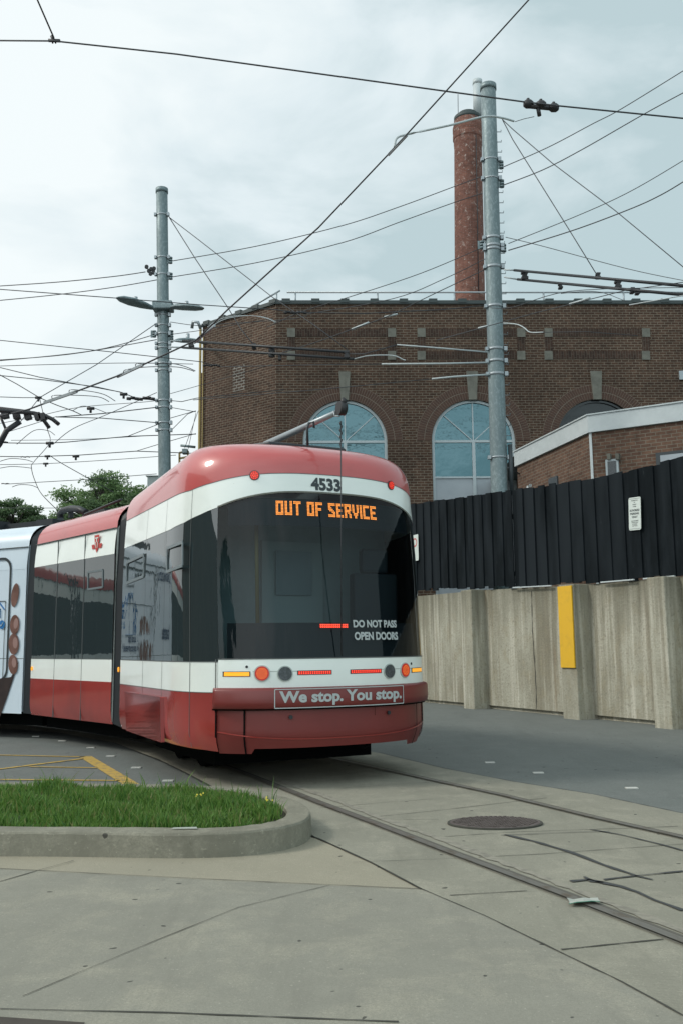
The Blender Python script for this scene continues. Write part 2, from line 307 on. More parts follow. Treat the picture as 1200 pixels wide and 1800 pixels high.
def wall_mat():
    m = bpy.data.materials.new('stained cast concrete'); m.use_nodes = True; t = m.node_tree; b = t.nodes['Principled BSDF']; b.inputs['Roughness'].default_value = .92; b.inputs['Specular IOR Level'].default_value = .2
    co = N(t, 'ShaderNodeTexCoord')
    def nz(st, s, d, lo, hi, ro=.6):
        mp = N(t, 'ShaderNodeMapping'); mp.inputs['Scale'].default_value = st; t.links.new(co.outputs['Object'], mp.inputs[0])
        n = N(t, 'ShaderNodeTexNoise', Scale=s, Detail=d, Roughness=ro); t.links.new(mp.outputs[0], n.inputs['Vector'])
        r = N(t, 'ShaderNodeMapRange'); r.inputs[1].default_value = lo; r.inputs[2].default_value = hi; t.links.new(n.outputs[0], r.inputs[0]); return r.outputs[0]
    cur = (.38, .37, .30)
    for f, c, k in ((nz((1,1,.5), 1.0, 10, .42, .62, .7), (.24,.225,.17), .85), (nz((1,1,.7), 3.5, 8, .5, .62, .75), (.30,.27,.19), .6), (nz((1,1,.05), 7, 6, .50, .66), (.60,.58,.49), .7), (nz((1,1,.04), 5.2, 6, .52, .68), (.17,.145,.10), .55),
                    (nz((1,1,.06), 2.4, 5, .60, .72), (.27,.16,.07), .6), (nz((1,1,1), 26, 3, .56, .72), (.19,.175,.14), .7), (nz((1,1,1), 60, 2, .66, .72), (.06,.055,.045), .8)):
        mu = N(t, 'ShaderNodeMath', operation='MULTIPLY'); mu.inputs[1].default_value = k; t.links.new(f, mu.inputs[0])
        x = N(t, 'ShaderNodeMix', data_type='RGBA'); t.links.new(mu.outputs[0], x.inputs[0])
        if isinstance(cur, tuple): x.inputs[6].default_value = (*cur, 1)
        else: t.links.new(cur, x.inputs[6])
        x.inputs[7].default_value = (*c, 1); cur = x.outputs[2]
    # damp dark band along the top that runs down in streaks
    sp = N(t, 'ShaderNodeSeparateXYZ'); t.links.new(co.outputs['Object'], sp.inputs[0])
    st = nz((1,1,.03), 6, 5, .3, .7)
    ad = N(t, 'ShaderNodeMath', operation='MULTIPLY_ADD'); t.links.new(st, ad.inputs[0]); ad.inputs[1].default_value = .9; t.links.new(sp.outputs[2], ad.inputs[2])
    rr = N(t, 'ShaderNodeMapRange'); rr.inputs[1].default_value = 1.9; rr.inputs[2].default_value = 2.9; rr.inputs[4].default_value = .75; t.links.new(ad.outputs[0], rr.inputs[0])
    x = N(t, 'ShaderNodeMix', data_type='RGBA'); t.links.new(rr.outputs[0], x.inputs[0]); t.links.new(cur, x.inputs[6]); x.inputs[7].default_value = (.14,.135,.10,1)
    t.links.new(x.outputs[2], b.inputs['Base Color'])
    n = N(t, 'ShaderNodeTexNoise', Scale=25., Detail=6.0); t.links.new(co.outputs['Object'], n.inputs['Vector'])
    bp = N(t, 'ShaderNodeBump', Strength=.5, Distance=.02); t.links.new(n.outputs[0], bp.inputs['Height']); t.links.new(bp.outputs[0], b.inputs['Normal'])
    return m
M_['wall'] = wall_mat()

# ================================================================== GROUND
def S(name, mb, m): return tag(mb.build(name, m), kind='structure')
S('ground', MB().poly([(-500,-200,-.02),(500,-200,-.02),(500,900,-.02),(-500,900,-.02)]), M_['asph'])
def sheet(name, px_pts, z, m, extra=()):
    pts = [gr(px, py, z) for px, py in px_pts]+[Vector((x, y, z)) for x, y in extra]
    return S(name, MB().poly(pts), m)
def xy(px, py, z=0): p = gr(px, py, z); return (p.x, p.y)
# track slab : left edge (curving away under the tram), right edge
left_edge = [(1200,1784),(1093,1725),(976,1669),(850,1608),(741,1562),(650,1514),(560,1473),(480,1433),(407,1400),(325,1357),(280,1335),(200,1305),(100,1287),(0,1280)]
right_edge = [(1200,1429),(1040,1395),(901,1373),(780,1350),(667,1323)]
LE = [xy(*p) for p in left_edge]; RE = [xy(*p) for p in right_edge]
LE = [(3.6, -.2)] + [(2.15,2.2)] + LE + [(-14, 15.2)]
# continuing right edge far under the tram
RE = [(6.4, -.2)] + RE + [(-1.6, 14.5), (-5.5, 18.0), (-14, 20.5)]
S('track_slab', MB().poly([(x, y, -.004) for x, y in LE+RE[::-1]]), M_['conc2'])
# foreground concrete pavement left of the slab
n_ = [(-9,-.2)]+[LE[0], LE[1]]+LE[2:7]+[xy(370,1545), xy(0,1526), (-9, 5.35)]
S('pavement', MB().poly([(x, y, -.004) for x, y in n_]), M_['conc'])
st = [xy(741,1562), xy(650,1514), xy(560,1473), xy(520,1440), (-.6,8.6),(-9,8.9), (-9,5.35), xy(0,1526), xy(370,1545)]
S('concrete_strip', MB().poly([(x, y, -.0075) for x, y in st]), M_['conc3'])
# apron between the island and the slab
ap = [xy(560,1473), xy(480,1433), xy(407,1400), xy(370,1397), xy(280,1400), (-3.2,8.25), xy(520,1450)]
S('apron', MB().poly([(x, y, -.0022) for x, y in ap]), M_['conc'])
sr = [(-9, 3.02), (gr(150,1797).x, gr(150,1797).y), (gr(0,1787).x-.5, gr(0,1787).y+.02), (-9, 3.1)]
S('brick_paving', MB().poly([(-6,-.1,.0), (gr(150,1797).x,-.1,.0), (*xy(150,1797),.0), (*xy(0,1787),.0), (-6,3.55,.0)]), M_['paver'])

def path_strip(mb, pts, wd, z, jitter=0.):
    P = [Vector((p[0], p[1], 0)) for p in pts]; L = []; R = []
    Q = []
    for i in range(len(P)-1):
        n = max(1, int((P[i+1]-P[i]).length/.08)) if jitter else 1
        for k in range(n): Q.append(P[i].lerp(P[i+1], k/n))
    Q.append(P[-1])
    for i, p in enumerate(Q):
        d = (Q[min(i+1, len(Q)-1)]-Q[max(i-1, 0)]).normalized(); nn = Vector((-d.y, d.x, 0))
        ww = wd*(1+(random.uniform(-.45,.6) if jitter else 0)); off = nn*random.uniform(-1,1)*jitter
        L.append((*(p+off*.5+nn*ww/2).xy, z)); R.append((*(p+off*.5-nn*ww/2).xy, z))
    mb.grid([L, R], smooth=False, flip=True)
mb = MB()
for pl, wd in (([(40,1750),(145,1706),(290,1646),(420,1594),(580,1555)], .006), ([(0,1549),(65,1530),(130,1512)], .01),
               ([(0,1526),(370,1545),(741,1562)], .012), ([(741,1562),(850,1608),(976,1669),(1093,1725),(1200,1784)], .013),
               ([(741,1562),(650,1514),(560,1473),(545,1468)], .016), ([(790,1573),(925,1565)], .010), ([(985,1668),(1165,1650)], .014),
               ([(560,1420),(700,1408),(760,1404)], .008), ([(640,1437),(760,1425),(960,1402)], .010), ([(655,1440),(770,1440)], .006), ([(430,1419),(480,1415)], .008),
               ([(840,1506),(960,1500),(1200,1483)], .010), ([(780,1470),(900,1462),(1190,1452)], .010), ([(600,1385),(760,1374)], .006), ([(620,1515),(800,1508)], .006),
               ([(0,1772),(300,1779),(700,1795)], .012), ([(407,1400),(325,1357),(280,1335),(200,1305),(100,1287),(0,1280)], .02), ([(667,1323),(780,1350),(901,1373),(1040,1395),(1200,1429)], .015)):
    path_strip(mb, [xy(*p) for p in pl], wd*.62, -.0008, .0022)
S('pavement_joints', mb, M_['crack'])
mb = MB()
for pl, wd in (([(886,1467),(935,1478),(1000,1497),(1060,1520),(1120,1540),(1146,1546)], .045), ([(1036,1458),(1090,1467),(1160,1484),(1200,1495)], .028),
               ([(880,1468),(1000,1463),(1070,1461)], .014), ([(1060,1546),(1130,1538),(1200,1531)], .028), ([(1002,1549),(1035,1546),(1090,1558),(1120,1568),(1150,1582),(1200,1600)], .05), ([(1026,1541),(1040,1549),(1060,1551)], .05)):
    path_strip(mb, [xy(*p) for p in pl], wd*.58, .0012, .005)
S('tar_seams', mb, M_['tar'])
# painted markings on the asphalt, left
mb = MB()
def quad_px(mb, pts, z): mb.poly([gr(px, py, z) for px, py in pts][::-1])
mb2 = MB()
for a, b_, wd in (((-40,1324),(150,1328),.055), ((-40,1354),(146,1331),.075), ((52,1345),(172,1347),.05), ((-40,1367),(212,1369),.055), ((-40,1393),(262,1394),.055), ((150,1327),(272,1400),.14)):
    path_strip(mb2, [xy(*a), xy(*b_)], wd, -.014)
S('yellow_hatching', mb2, M_['ypaint'])
mb = MB()
for px, py in ((945,1358),(860,1340),(1109,1385),(195,1329),(240,1349),(296,1372),(160,1314),(110,1302),(64,1294)):
    p = gr(px, py, -.014); mb.box((p.x-.05, p.y-.03, -.019), (p.x+.05, p.y+.03, -.010))
S('lane_ticks', mb, M_['wpaint'])

# rails ---------------------------------------------------------------
A_T = .4628; cT = 3.825
u_ = Vector((-math.sin(A_T), math.cos(A_T), 0)); n_v = Vector((math.cos(A_T), math.sin(A_T), 0))
def rail_pts(pix, curve_side):
    P = [Vector((*xy(*p), 0)) for p in pix]
    d0 = (P[0]-P[1]).normalized(); P = [P[0]+d0*4]+P
    d = (P[-1]-P[-2]).normalized(); p = P[-1].copy(); a = math.atan2(d.y, d.x)
    for i in range(24):
        a += math.radians(1.6 if i > 1 else .6); p = p+Vector((math.cos(a), math.sin(a), 0))*.55; P.append(p.copy())
    return P
def rail(pix, label, side):
    P = rail_pts(pix, side)
    Q = [];
    for i in range(len(P)-1):
        for k in range(4): Q.append(P[i].lerp(P[i+1], k/4))
    Q.append(P[-1])
    def strip(off, w_, z, mb, dz=0):
        L=[];R=[]
        for i, p in enumerate(Q):
            d = (Q[min(i+1,len(Q)-1)]-Q[max(i-1,0)]).normalized(); nn = Vector((-d.y,d.x,0))
            L.append((*(p+nn*(off+w_/2)).xy, z)); R.append((*(p+nn*(off-w_/2)).xy, z+dz))
        mb.grid([L,R], False, True)
    r = empty('tram_rail', (P[2].x, P[2].y, 0)); inv = Matrix.Translation(-r.location)
    a = MB(); strip(0, .050, .008, a); strip(-.033, .006, .003, a, .0)
    # rail head edges
    strip(.0325, .004, .004, a)
    h = a.build('rail_head', M_['rail'], r); h.matrix_local = inv
    b = MB(); strip(-.043 , .028, .0045, b); g = b.build('flange_groove', M_['groove'], r); g.matrix_local = inv
    tag(r, label, 'rail', 'rails of the tram track')
rail([(1200,1656),(987,1573),(773,1493),(667,1452),(560,1412),(450,1368)], 'left grooved steel rail set in the concrete, running under the tram from the lower right', -1)
rail([(1200,1473),(1040,1437),(880,1398),(768,1374),(656,1349)], 'right grooved steel rail set in the concrete, beyond the manhole cover', 1)
# worn concrete lip beside the left rail
mb = MB(); path_strip(mb, [xy(*p) for p in ((1210,1640),(1100,1598),(987,1555),(880,1514),(773,1474),(667,1437),(570,1399),(470,1364))], .055, .0002, .004)
S('rail_mortar', mb, mat('crumbling mortar', (.26,.245,.20), .95, noise=[(14, (.18,.17,.14), .45, .65, 6)], bump=[(30,.6,.01)]))

# manhole --------------------------------------------------------------
c = gr(869,1447); R_ = (gr(953,1447)-gr(785,1447)).length/2
mh = empty('manhole_cover', (c.x, c.y, 0)); mh.scale = (1, .70, 1); tag(mh, 'round rusty cast iron manhole cover between the two rails', 'manhole cover')
MB().disc((0,0,-.003), (0,0,1), R_, .010, 48).build('rim', M_['crack'], mh)
mb = MB().disc((0,0,.0), (0,0,1), R_*.95, .009, 48)
k = 9
for i in range(-k, k+1):
    for j in range(-k, k+1):
        x, y = i*R_*.1+(.05*R_ if j % 2 else 0), j*R_*.1
        if math.hypot(x, y) < R_*.86: mb.box((x-R_*.034, y-R_*.03, .009), (x+R_*.034, y+R_*.03, .016))
mb.build('lid', M_['iron'], mh)

# kerbed island -----------------------------------------------------------
outer = [(-60,1503),(0,1503),(150,1504),(300,1507),(400,1506),(470,1500),(520,1490),(545,1479)]
O = [Vector((*xy(*p), 0)) for p in outer]
O = [Vector((-7, O[0].y+.02, 0))]+O
tip = O[-1]
# rounded nose then back edge
back = [Vector((*xy(552,1468), 0)), Vector((*xy(548,1455), 0)), Vector((*xy(525,1440), 0)), Vector((*xy(480,1426), 0)), Vector((*xy(430,1414), 0)), Vector((*xy(290,1408), 0)), Vector((*xy(0,1404), 0))]
back.append(Vector((-7, back[-1].y, 0)))
ring = O+back
# smooth closed kerb path: resample
def resamp(P, n):
    d = [0]
    for i in range(1, len(P)): d.append(d[-1]+(P[i]-P[i-1]).length)
    r = []
    for k in range(n):
        t = d[-1]*k/(n-1); i = 1
        while d[i] < t-1e-9: i += 1
        r.append(P[i-1].lerp(P[i], (t-d[i-1])/(d[i]-d[i-1]+1e-9)))
    return r
RG = resamp(ring, 160)
for _ in range(6): RG = [RG[0]]+[(RG[i-1]+RG[i]*2+RG[i+1])/4 for i in range(1, len(RG)-1)]+[RG[-1]]
def off_path(P, d_):
    r = []
    for i, p in enumerate(P):
        d = (P[min(i+1, len(P)-1)]-P[max(i-1, 0)]).normalized(); r.append(p+Vector((-d.y, d.x, 0))*d_)
    return r
hK = .135
prof = [(0,-.02),(.003,.05),(.006,hK-.014),(.013,hK-.003),(.022,hK),(.15,hK+.004),(.165,hK-.003),(.168,hK-.06)]
rows = []
for o_, z_ in prof:
    pp = off_path(RG, o_); rows.append([(p.x+random.uniform(-.002,.002), p.y, z_+random.uniform(-.0025,.0025)) for p in pp])
S('island_kerb', MB().grid(rows, False), M_['kerb'])
IN = off_path(RG, .165)
inner = [(p.x, p.y) for p in IN]
mb = MB(); h = len(inner)//2
mb.poly([(x, y, hK-.03) for x, y in inner]); S('island_soil', mb, M_['soil'])
# grass
def inside(x, y, poly):
    c = False; j = len(poly)-1
    for i in range(len(poly)):
        xi, yi = poly[i]; xj, yj = poly[j]
        if (yi > y) != (yj > y) and x < (xj-xi)*(y-yi)/(yj-yi+1e-12)+xi: c = not c
        j = i
    return c
gv = []; gf = []; gm = []
xs = [p[0] for p in inner]; ys = [p[1] for p in inner]; y0, y1 = min(ys), max(ys)
cnt = 0; gx_max = gr(484,1432,hK).x
while cnt < 26000:
    x = random.uniform(-3.6, max(xs)); y = random.uniform(y0, y1)
    if not inside(x, y, inner) or x > gx_max+random.uniform(-.08,.05): continue
    cl = math.sin(x*5.1+1)*math.cos(y*7.3)+math.sin(x*13+y*9)*.6
    if random.random() > .72+.25*cl: continue
    cnt += 1
    hgt = random.uniform(.025, .075)*(1.1+.45*cl); wd = random.uniform(.0025, .006)
    if random.random() < .02: hgt *= 2.1
    a = random.uniform(0, 6.28); lean = random.uniform(.1, .75)*hgt; b = random.uniform(0, 6.28)
    dx, dy = math.cos(a)*wd, math.sin(a)*wd; lx, ly = math.cos(b)*lean, math.sin(b)*lean; z = hK-.03
    i = len(gv)
    gv += [(x-dx,y-dy,z),(x+dx,y+dy,z),(x+dx*.8+lx*.35,y+dy*.8+ly*.35,z+hgt*.6),(x-dx*.8+lx*.35,y-dy*.8+ly*.35,z+hgt*.6),(x+lx,y+ly,z+hgt)]
    gf += [(i,i+1,i+2,i+3),(i+3,i+2,i+4)]; m_ = 0 if random.random() < .70 else (1 if random.random() < .7 else 2); gm += [m_, m_]
me = bpy.data.meshes.new('grass'); me.from_pydata(gv, [], gf)
def leafmat(nm, c, c2):
    m = mat(nm, c, .55, spec=.35, noise=[(3, c2, .4, .7, 3)]); t = m.node_tree; b = t.nodes['Principled BSDF']
    tr = N(t, 'ShaderNodeBsdfTranslucent'); tr.inputs[0].default_value = (*[x*1.3 for x in c2], 1); x = N(t, 'ShaderNodeMixShader'); x.inputs[0].default_value = .35
    o = t.nodes['Material Output']; t.links.new(b.outputs[0], x.inputs[1]); t.links.new(tr.outputs[0], x.inputs[2]); t.links.new(x.outputs[0], o.inputs[0]); return m
me.materials.append(leafmat('fresh grass', (.085,.19,.035), (.14,.25,.055))); me.materials.append(leafmat('dark grass', (.035,.11,.018), (.05,.13,.02))); me.materials.append(leafmat('dry grass', (.24,.24,.09), (.2,.22,.08)))
me.polygons.foreach_set('material_index', gm)
go = bpy.data.objects.new('grass', me); COL.objects.link(go); tag(go, 'long bright green grass growing on the kerbed island', 'grass', kind='stuff')
# tall weeds at the nose of the island
M_['weed'] = leafmat('weed leaf', (.06,.16,.03), (.12,.24,.05)); M_['flower'] = mat('yellow weed flower', (.6,.5,.05), .6)
def weed(px, py, ht, label, nb=7, flower=False):
    p = gr(px, py, hK); o = empty('weed', (p.x, p.y, hK-.03)); mb = MB()
    for i in range(nb):
        a = random.uniform(0, 6.28); l = ht*random.uniform(.6,1); le = l*random.uniform(.15,.5)
        pts = [Vector((math.cos(a)*le*t*t, math.sin(a)*le*t*t, l*t)) for t in (0,.35,.7,1)]
        for k in range(3):
            w0 = .006*(1-k/3.2); w1 = .006*(1-(k+1)/3.2); q = Vector((-math.sin(a), math.cos(a), 0))
            mb.add([pts[k]-q*w0, pts[k]+q*w0, pts[k+1]+q*w1, pts[k+1]-q*w1], [(0,1,2,3)])
    mb.build('leaf_blades', M_['weed'], o)
    if flower:
        mb = MB()
        for i in range(3):
            x, y, z = random.uniform(-.04,.04), random.uniform(-.03,.03), ht*random.uniform(.8,1.1); mb.tube([(x*.3,y*.3,0),(x,y,z)], .0015, 4)
        mb.build('stem', M_['weed'], o)
        mb = MB(); 
        for i in range(5): mb.disc((random.uniform(-.04,.04), random.uniform(-.03,.03), ht*random.uniform(.8,1.05)), (0,-1,.5), .006, .004, 6)
        mb.build('flower', M_['flower'], o)
    tag(o, label, 'weed', 'weeds on the grassy island')
weed(428,1436,.17,'tall tufted weed with arching blades, standing highest at the right end of the island', 12)
weed(472,1428,.13,'thin seeding weed at the very tip of the grassy island', 4, True)
weed(178,1418,.16,'single long arching grass stem above the middle of the island', 3)
weed(350,1420,.12,'clump of longer blades at the back of the island with yellow flowers', 9, True)
# litter
p = gr(1028,1581,.02); o = empty('litter', (p.x, p.y, .006)); o.scale = (.72, .6, .7); tag(o, 'crumpled white and green paper scrap lying on the left rail', 'litter')
mb = MB(); rows = [[(x*.05-.11+random.uniform(-.008,.008), y*.035-.05, .004+random.uniform(0,.02)) for x in range(5)] for y in range(4)]
mb.grid(rows, False); mb.build('paper_sheet', M_['paper'], o)
mb = MB(); mb.grid([[(r[0]-.01, r[1]-.022, r[2]+.002) for r in rows[0]], [(r[0]-.005, r[1]-.002, r[2]+.002) for r in rows[0]]], False); mb.build('printed_edge', M_['green'], o)
p = gr(322,1458,hK); o = MB().add([(p.x-.07,p.y-.01,hK+.006),(p.x+.09,p.y-.02,hK+.008),(p.x+.08,p.y+.015,hK+.012),(p.x-.06,p.y+.02,hK+.009)], [(0,1,2,3)]).build('litter', M_['paper']); tag(o, 'flat white paper scrap lying on the kerb edge in front of the grass', 'litter')
p = gr(52,1497,0); mb = MB()
for i in range(4):
    x = p.x+random.uniform(-.07,.05); y = p.y+random.uniform(-.02,.0); mb.add([(x,y,.002),(x+.03,y-.01,.004),(x+.035,y+.01,.018),(x+.005,y+.012,.012)], [(0,1,2,3)])
tag(mb.build('litter', M_['paper']), 'torn white paper bits at the foot of the kerb on the left', 'litter')

# ================================================================== STREETCAR
W0 = 1.27; DN = 1.2; PN = 2.6; S_END = 3.09
tram = empty('streetcar', tuple(n_v*cT+u_*7.68), A_T)
tag(tram, 'red and white articulated streetcar seen from its rear, showing an out of service sign', 'streetcar')
# arc table of the plan outline : u -> (lambda, sigma)
tab = []
for i in range(401):
    th = math.pi*(1-i/400); cx, sx = math.cos(th), math.sin(th)
    tab.append((math.copysign(abs(cx)**(2/PN), cx), DN*(1-abs(sx)**(2/PN))))
tab = [(-1, S_END)]+tab+[(1, S_END)]
us = [0]
for i in range(1, len(tab)): us.append(us[-1]+math.hypot((tab[i][0]-tab[i-1][0])*W0, tab[i][1]-tab[i-1][1]))
us = np.array(us); us -= us[-1]/2; tl = np.array([t[0] for t in tab]); ts = np.array([t[1] for t in tab]); U = us[-1]
def u_of_l(l): return float(np.interp(l/W0, tl[1:-1], us[1:-1]))          # on the nose
def u_of_s(s): return -float(np.interp(s, ts[202:], us[202:]))             # on the left side
def zg(s): return float(np.interp(s, [0,.05,.19,.34,.55,.8,1.2,3.3], [2.650,2.635,2.575,2.51,2.45,2.40,2.375,2.37]))
def zr(s): return float(np.interp(s, [0,.13,.40,.7,3.3], [2.830,2.805,2.745,2.70,2.69]))
def SB(z): return .17*max(0, (z-1.1)/1.5)
def body(u, z, off=0.):
    def P(u):
        lam, sg = float(np.interp(u, us, tl)), float(np.interp(u, us, ts)); k = max(0, 1-sg/1.3)
        W_ = W0-.035*max(0, (z-1.9)/.8)**1.5-(.05*max(0, (.45-z)/.15)**1.3 if z < .45 else 0)
        return Vector((lam*W_, sg+SB(z)*k+(.05*k*max(0, (.45-z)/.15) if z < .45 else 0), z))
    p = P(u)
    if off:
        t = (P(u+.01)-P(u-.01)).normalized(); p = p+Vector((t.y, -t.x, 0))*off
    return p
ZT = 3.20
def roofp(u, t):
    lam, sg = float(np.interp(u, us, tl)), float(np.interp(u, us, ts)); k = max(0, 1-sg/1.3); z0 = zr(sg)
    a = t*math.pi/2; ins = 1-max(0,math.cos(a))**.8; zt = float(np.interp(sg, [0,.9,3.1], [ZT, 3.19, 3.055])); z = z0+(zt-z0)*math.sin(a)**.8
    base = body(u, z0)
    return Vector((base.x*(1-.27*ins), base.y+.75*k*ins, z))
def band(name, u0, u1, zf0, zf1, m, parent, nz_=6, off=0., nu=None, back=False):
    nu = nu or max(4, int(abs(u1-u0)/.035)); mb = MB(); rows = []
    for j in range(nz_+1):
        row = []
        for i in range(nu+1):
            u = u0+(u1-u0)*i/nu; sg = float(np.interp(u, us, ts)); a, b = zf0(sg), zf1(sg); row.append(body(u, a+(b-a)*j/nz_, off))
        rows.append(row)
    mb.grid(rows, True)
    return mb.build(name, m, parent)
C_ = lambda v: (lambda s: v)
uG = u_of_l(-1.045); uGr = u_of_l(1.045)      # windscreen ends
uB = u_of_l(-1.06); uBr = u_of_l(1.06)
skb = lambda s: float(np.interp(s, [0,.19,.5,.9,3.3], [.335,.300,.325,.335,.335]))
sec = MB()
nu = 220
def zb(s): return .83 if s > .36 else .86
sec_lo = []
for (a, b, f0, f1) in ((-U, uG, C_(.83), C_(1.10)), (uG, uGr, C_(.86), C_(1.122)), (uGr, U, C_(.83), C_(1.10))):
    nn = max(4, int((b-a)/.04)); rows = [[body(a+(b-a)*i/nn, f0(0)+(f1(0)-f0(0))*j/3, .008 if a == uG else 0) for i in range(nn+1)] for j in range(4)]
    sec.grid(rows, True)
rows = [[body(-U+2*U*i/nu, zg(float(np.interp(-U+2*U*i/nu, us, ts)))*(1-j/5)+zr(float(np.interp(-U+2*U*i/nu, us, ts)))*(j/5)) for i in range(nu+1)] for j in range(6)]
sec.grid(rows, True)
# far end bulkhead and floor
e0, e1 = body(-U, .36), body(U, .36)
pf_ = [(-1.25,.36),(1.25,.36),(1.24,2.66),(1.12,2.9),(.85,3.03),(-.85,3.03),(-1.12,2.9),(-1.24,2.66)]; sec.add([(x,S_END-.02,z) for x,z in pf_], [tuple(range(8))])
rear = sec.build('body_section', M_['white'], tram)
# roof
rows = [[roofp(-U+2*U*i/nu, j/12) for i in range(nu+1)] for j in range(13)]
mb = MB().grid(rows, True)
top = rows[-1]; h = len(top)//2
mb.add(top, [tuple(range(len(top)))])
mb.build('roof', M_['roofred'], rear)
band('skirt', -U, u_of_l(-1.06), skb, C_(.83), M_['red'], rear, 6)
band('skirt', u_of_l(1.06), U, skb, C_(.83), M_['red'], rear, 6)
band('side_window', -U, uG, C_(1.10), zg, M_['glass'], rear, 8, -.004)
band('side_window', uGr, U, C_(1.10), zg, M_['glass'], rear, 8, -.004)
wm_ = bpy.data.materials.new('tinted windscreen glass'); wm_.use_nodes = True; t = wm_.node_tree; t.nodes.clear()
_o = N(t, 'ShaderNodeOutputMaterial'); _tr = N(t, 'ShaderNodeBsdfTransparent'); _tr.inputs[0].default_value = (.45,.54,.56,1); _gl = N(t, 'ShaderNodeBsdfGlossy'); _gl.inputs['Roughness'].default_value = .012
_fr = N(t, 'ShaderNodeFresnel', IOR=1.38); _mx = N(t, 'ShaderNodeMixShader'); _co = N(t, 'ShaderNodeTexCoord'); _mp = N(t, 'ShaderNodeMapping'); _mp.inputs['Scale'].default_value = (2,2,.5); t.links.new(_co.outputs['Object'], _mp.inputs[0])
_n = N(t, 'ShaderNodeTexNoise', Scale=1.3, Detail=3.0); t.links.new(_mp.outputs[0], _n.inputs['Vector']); _b = N(t, 'ShaderNodeBump', Strength=.14, Distance=.012); t.links.new(_n.outputs[0], _b.inputs['Height'])
t.links.new(_b.outputs[0], _gl.inputs['Normal']); t.links.new(_b.outputs[0], _fr.inputs['Normal']); t.links.new(_fr.outputs[0], _mx.inputs[0]); t.links.new(_tr.outputs[0], _mx.inputs[1]); t.links.new(_gl.outputs[0], _mx.inputs[2]); t.links.new(_mx.outputs[0], _o.inputs[0])
ws = band('windshield', uG, uGr, C_(1.122), zg, wm_, tram, 12, -.002)
# cab seen through the glass
M_['cab'] = mat('grey cab lining', (.36,.41,.41), .8, noise=[(3,(.28,.33,.33),.4,.7,3)]); M_['cabd'] = mat('dark cab trim', (.02,.026,.034), .6); M_['cabl'] = mat('pale cab panel', (.40,.44,.43), .7)
def plan_in(z, ins, smax=1.22):
    P = []
    for i in range(41):
        u = u_of_l(-1.262)+(u_of_l(1.262)-u_of_l(-1.262))*i/40; q = body(u, z, -ins); P.append((q.x, min(q.y, smax), z))
    return P
mb = MB().add([(-1.15,1.25,1.0),(1.15,1.25,1.0),(1.15,1.25,2.62),(-1.15,1.25,2.62)], [(0,1,2,3)]); mb.poly(plan_in(1.06, .08)); mb.poly(plan_in(2.60, .10))
cab = mb.build('cab_lining', M_['cab'], tram)
MB().box((-.30,1.20,1.05),(.38,1.24,2.3)).build('cab_door', M_['cabl'], cab)
MB().box((-.16,1.17,1.75),(.24,1.20,2.2)).build('door_window', mat('cab door pane', (.22,.26,.27), .3), cab)
mb = MB(); mb.grid([[body(u_of_l(-1.0)+(u_of_l(1.0)-u_of_l(-1.0))*i/30, z, o_) for i in range(31)] for z, o_ in ((1.10,-.03),(1.44,-.05),(1.44,-.40))], False); mb.build('console', M_['cabd'], cab)
MB().box((.45,.62,1.1),(.95,.75,1.95)).box((.55,.63,1.95),(.85,.73,2.2)).build('driver_seat', M_['cabd'], cab, bevel=.03)
MB().tube([(-.62,.5,1.4),(-.62,.55,2.6)], .02, 8).build('grab_pole', M_['pipe'], cab)
mb = MB(); mb.grid([[body(u_of_l(-.98)+(u_of_l(.98)-u_of_l(-.98))*i/30, z, o_) for i in range(31)] for z, o_ in ((2.33,-.03),(2.58,-.035))], False); mb.build('sign_box', M_['cabd'], cab)
# thin dark glazing edge under the white band
band('glazing_edge', uG, uGr, lambda s: zg(s)-.004, lambda s: zg(s)+.012, M_['stone'], ws, 1, .006)
# seams
def vstrip(mb, u, z0, z1, wd=.010, off=.003, n=6):
    mb.grid([[body(u-wd/2, z0+(z1-z0)*j/n, off), body(u+wd/2, z0+(z1-z0)*j/n, off)] for j in range(n+1)], False)
def hstrip(mb, u0, u1, z, wd=.012, off=.003):
    n = max(3, int(abs(u1-u0)/.04)); zz = z if callable(z) else (lambda s: z)
    r = [[], []]
    for i in range(n+1):
        u = u0+(u1-u0)*i/n; s = float(np.interp(u, us, ts)); r[0].append(body(u, zz(s)-wd/2, off)); r[1].append(body(u, zz(s)+wd/2, off))
    mb.grid(r, False)
def s_of_px(px, py=1190):
    p = on_plane(px, py, n_v*(cT-W0), n_v); return (Vector((p.x, p.y, 0))).dot(u_)-7.68
mb = MB(); seam_s = [s_of_px(p) for p in (251, 285, 323)]
for s_ in seam_s:
    u = u_of_s(s_); vstrip(mb, u, .34, 1.10, .007); vstrip(mb, u, 1.10, zr(s_), .005)
    vstrip(mb, -u, .34, zr(s_), .007)
vstrip(mb, u_of_l(-1.06), .80, 1.122, .010, .011)
hstrip(mb, -U, uG, 1.10, .008); hstrip(mb, -U, uB, .83, .006); hstrip(mb, uG, uGr, 1.123, .010, .011)
hstrip(mb, -U, U, zr, .006)
mb.build('panel_seam', M_['seam'], rear)
# hopper windows in the side glass
def side_pt(px, py, off=0.):
    p = on_plane(px, py, n_v*(cT-W0-off), n_v)-tram.location; return Vector((p.dot(n_v), p.dot(u_), p.z))
def frame_px(x0, y0a, x1, y0b, y1a, y1b, parent, fn=side_pt, wd=.03):
    a, b, c_, d = fn(x0, y0a), fn(x1, y0b), fn(x1, y1b), fn(x0, y1a); mb = MB()
    for p, q in ((a,b),(b,c_),(c_,d),(d,a)): mb.obox(p, q, wd, .010, up=(1,0,0.001))
    return mb.build('window_frame', M_['frame'], parent)
frame_px(223, 989, 253, 975, 1025, 1013, rear); frame_px(294, 964, 321, 953, 1005, 994, rear)
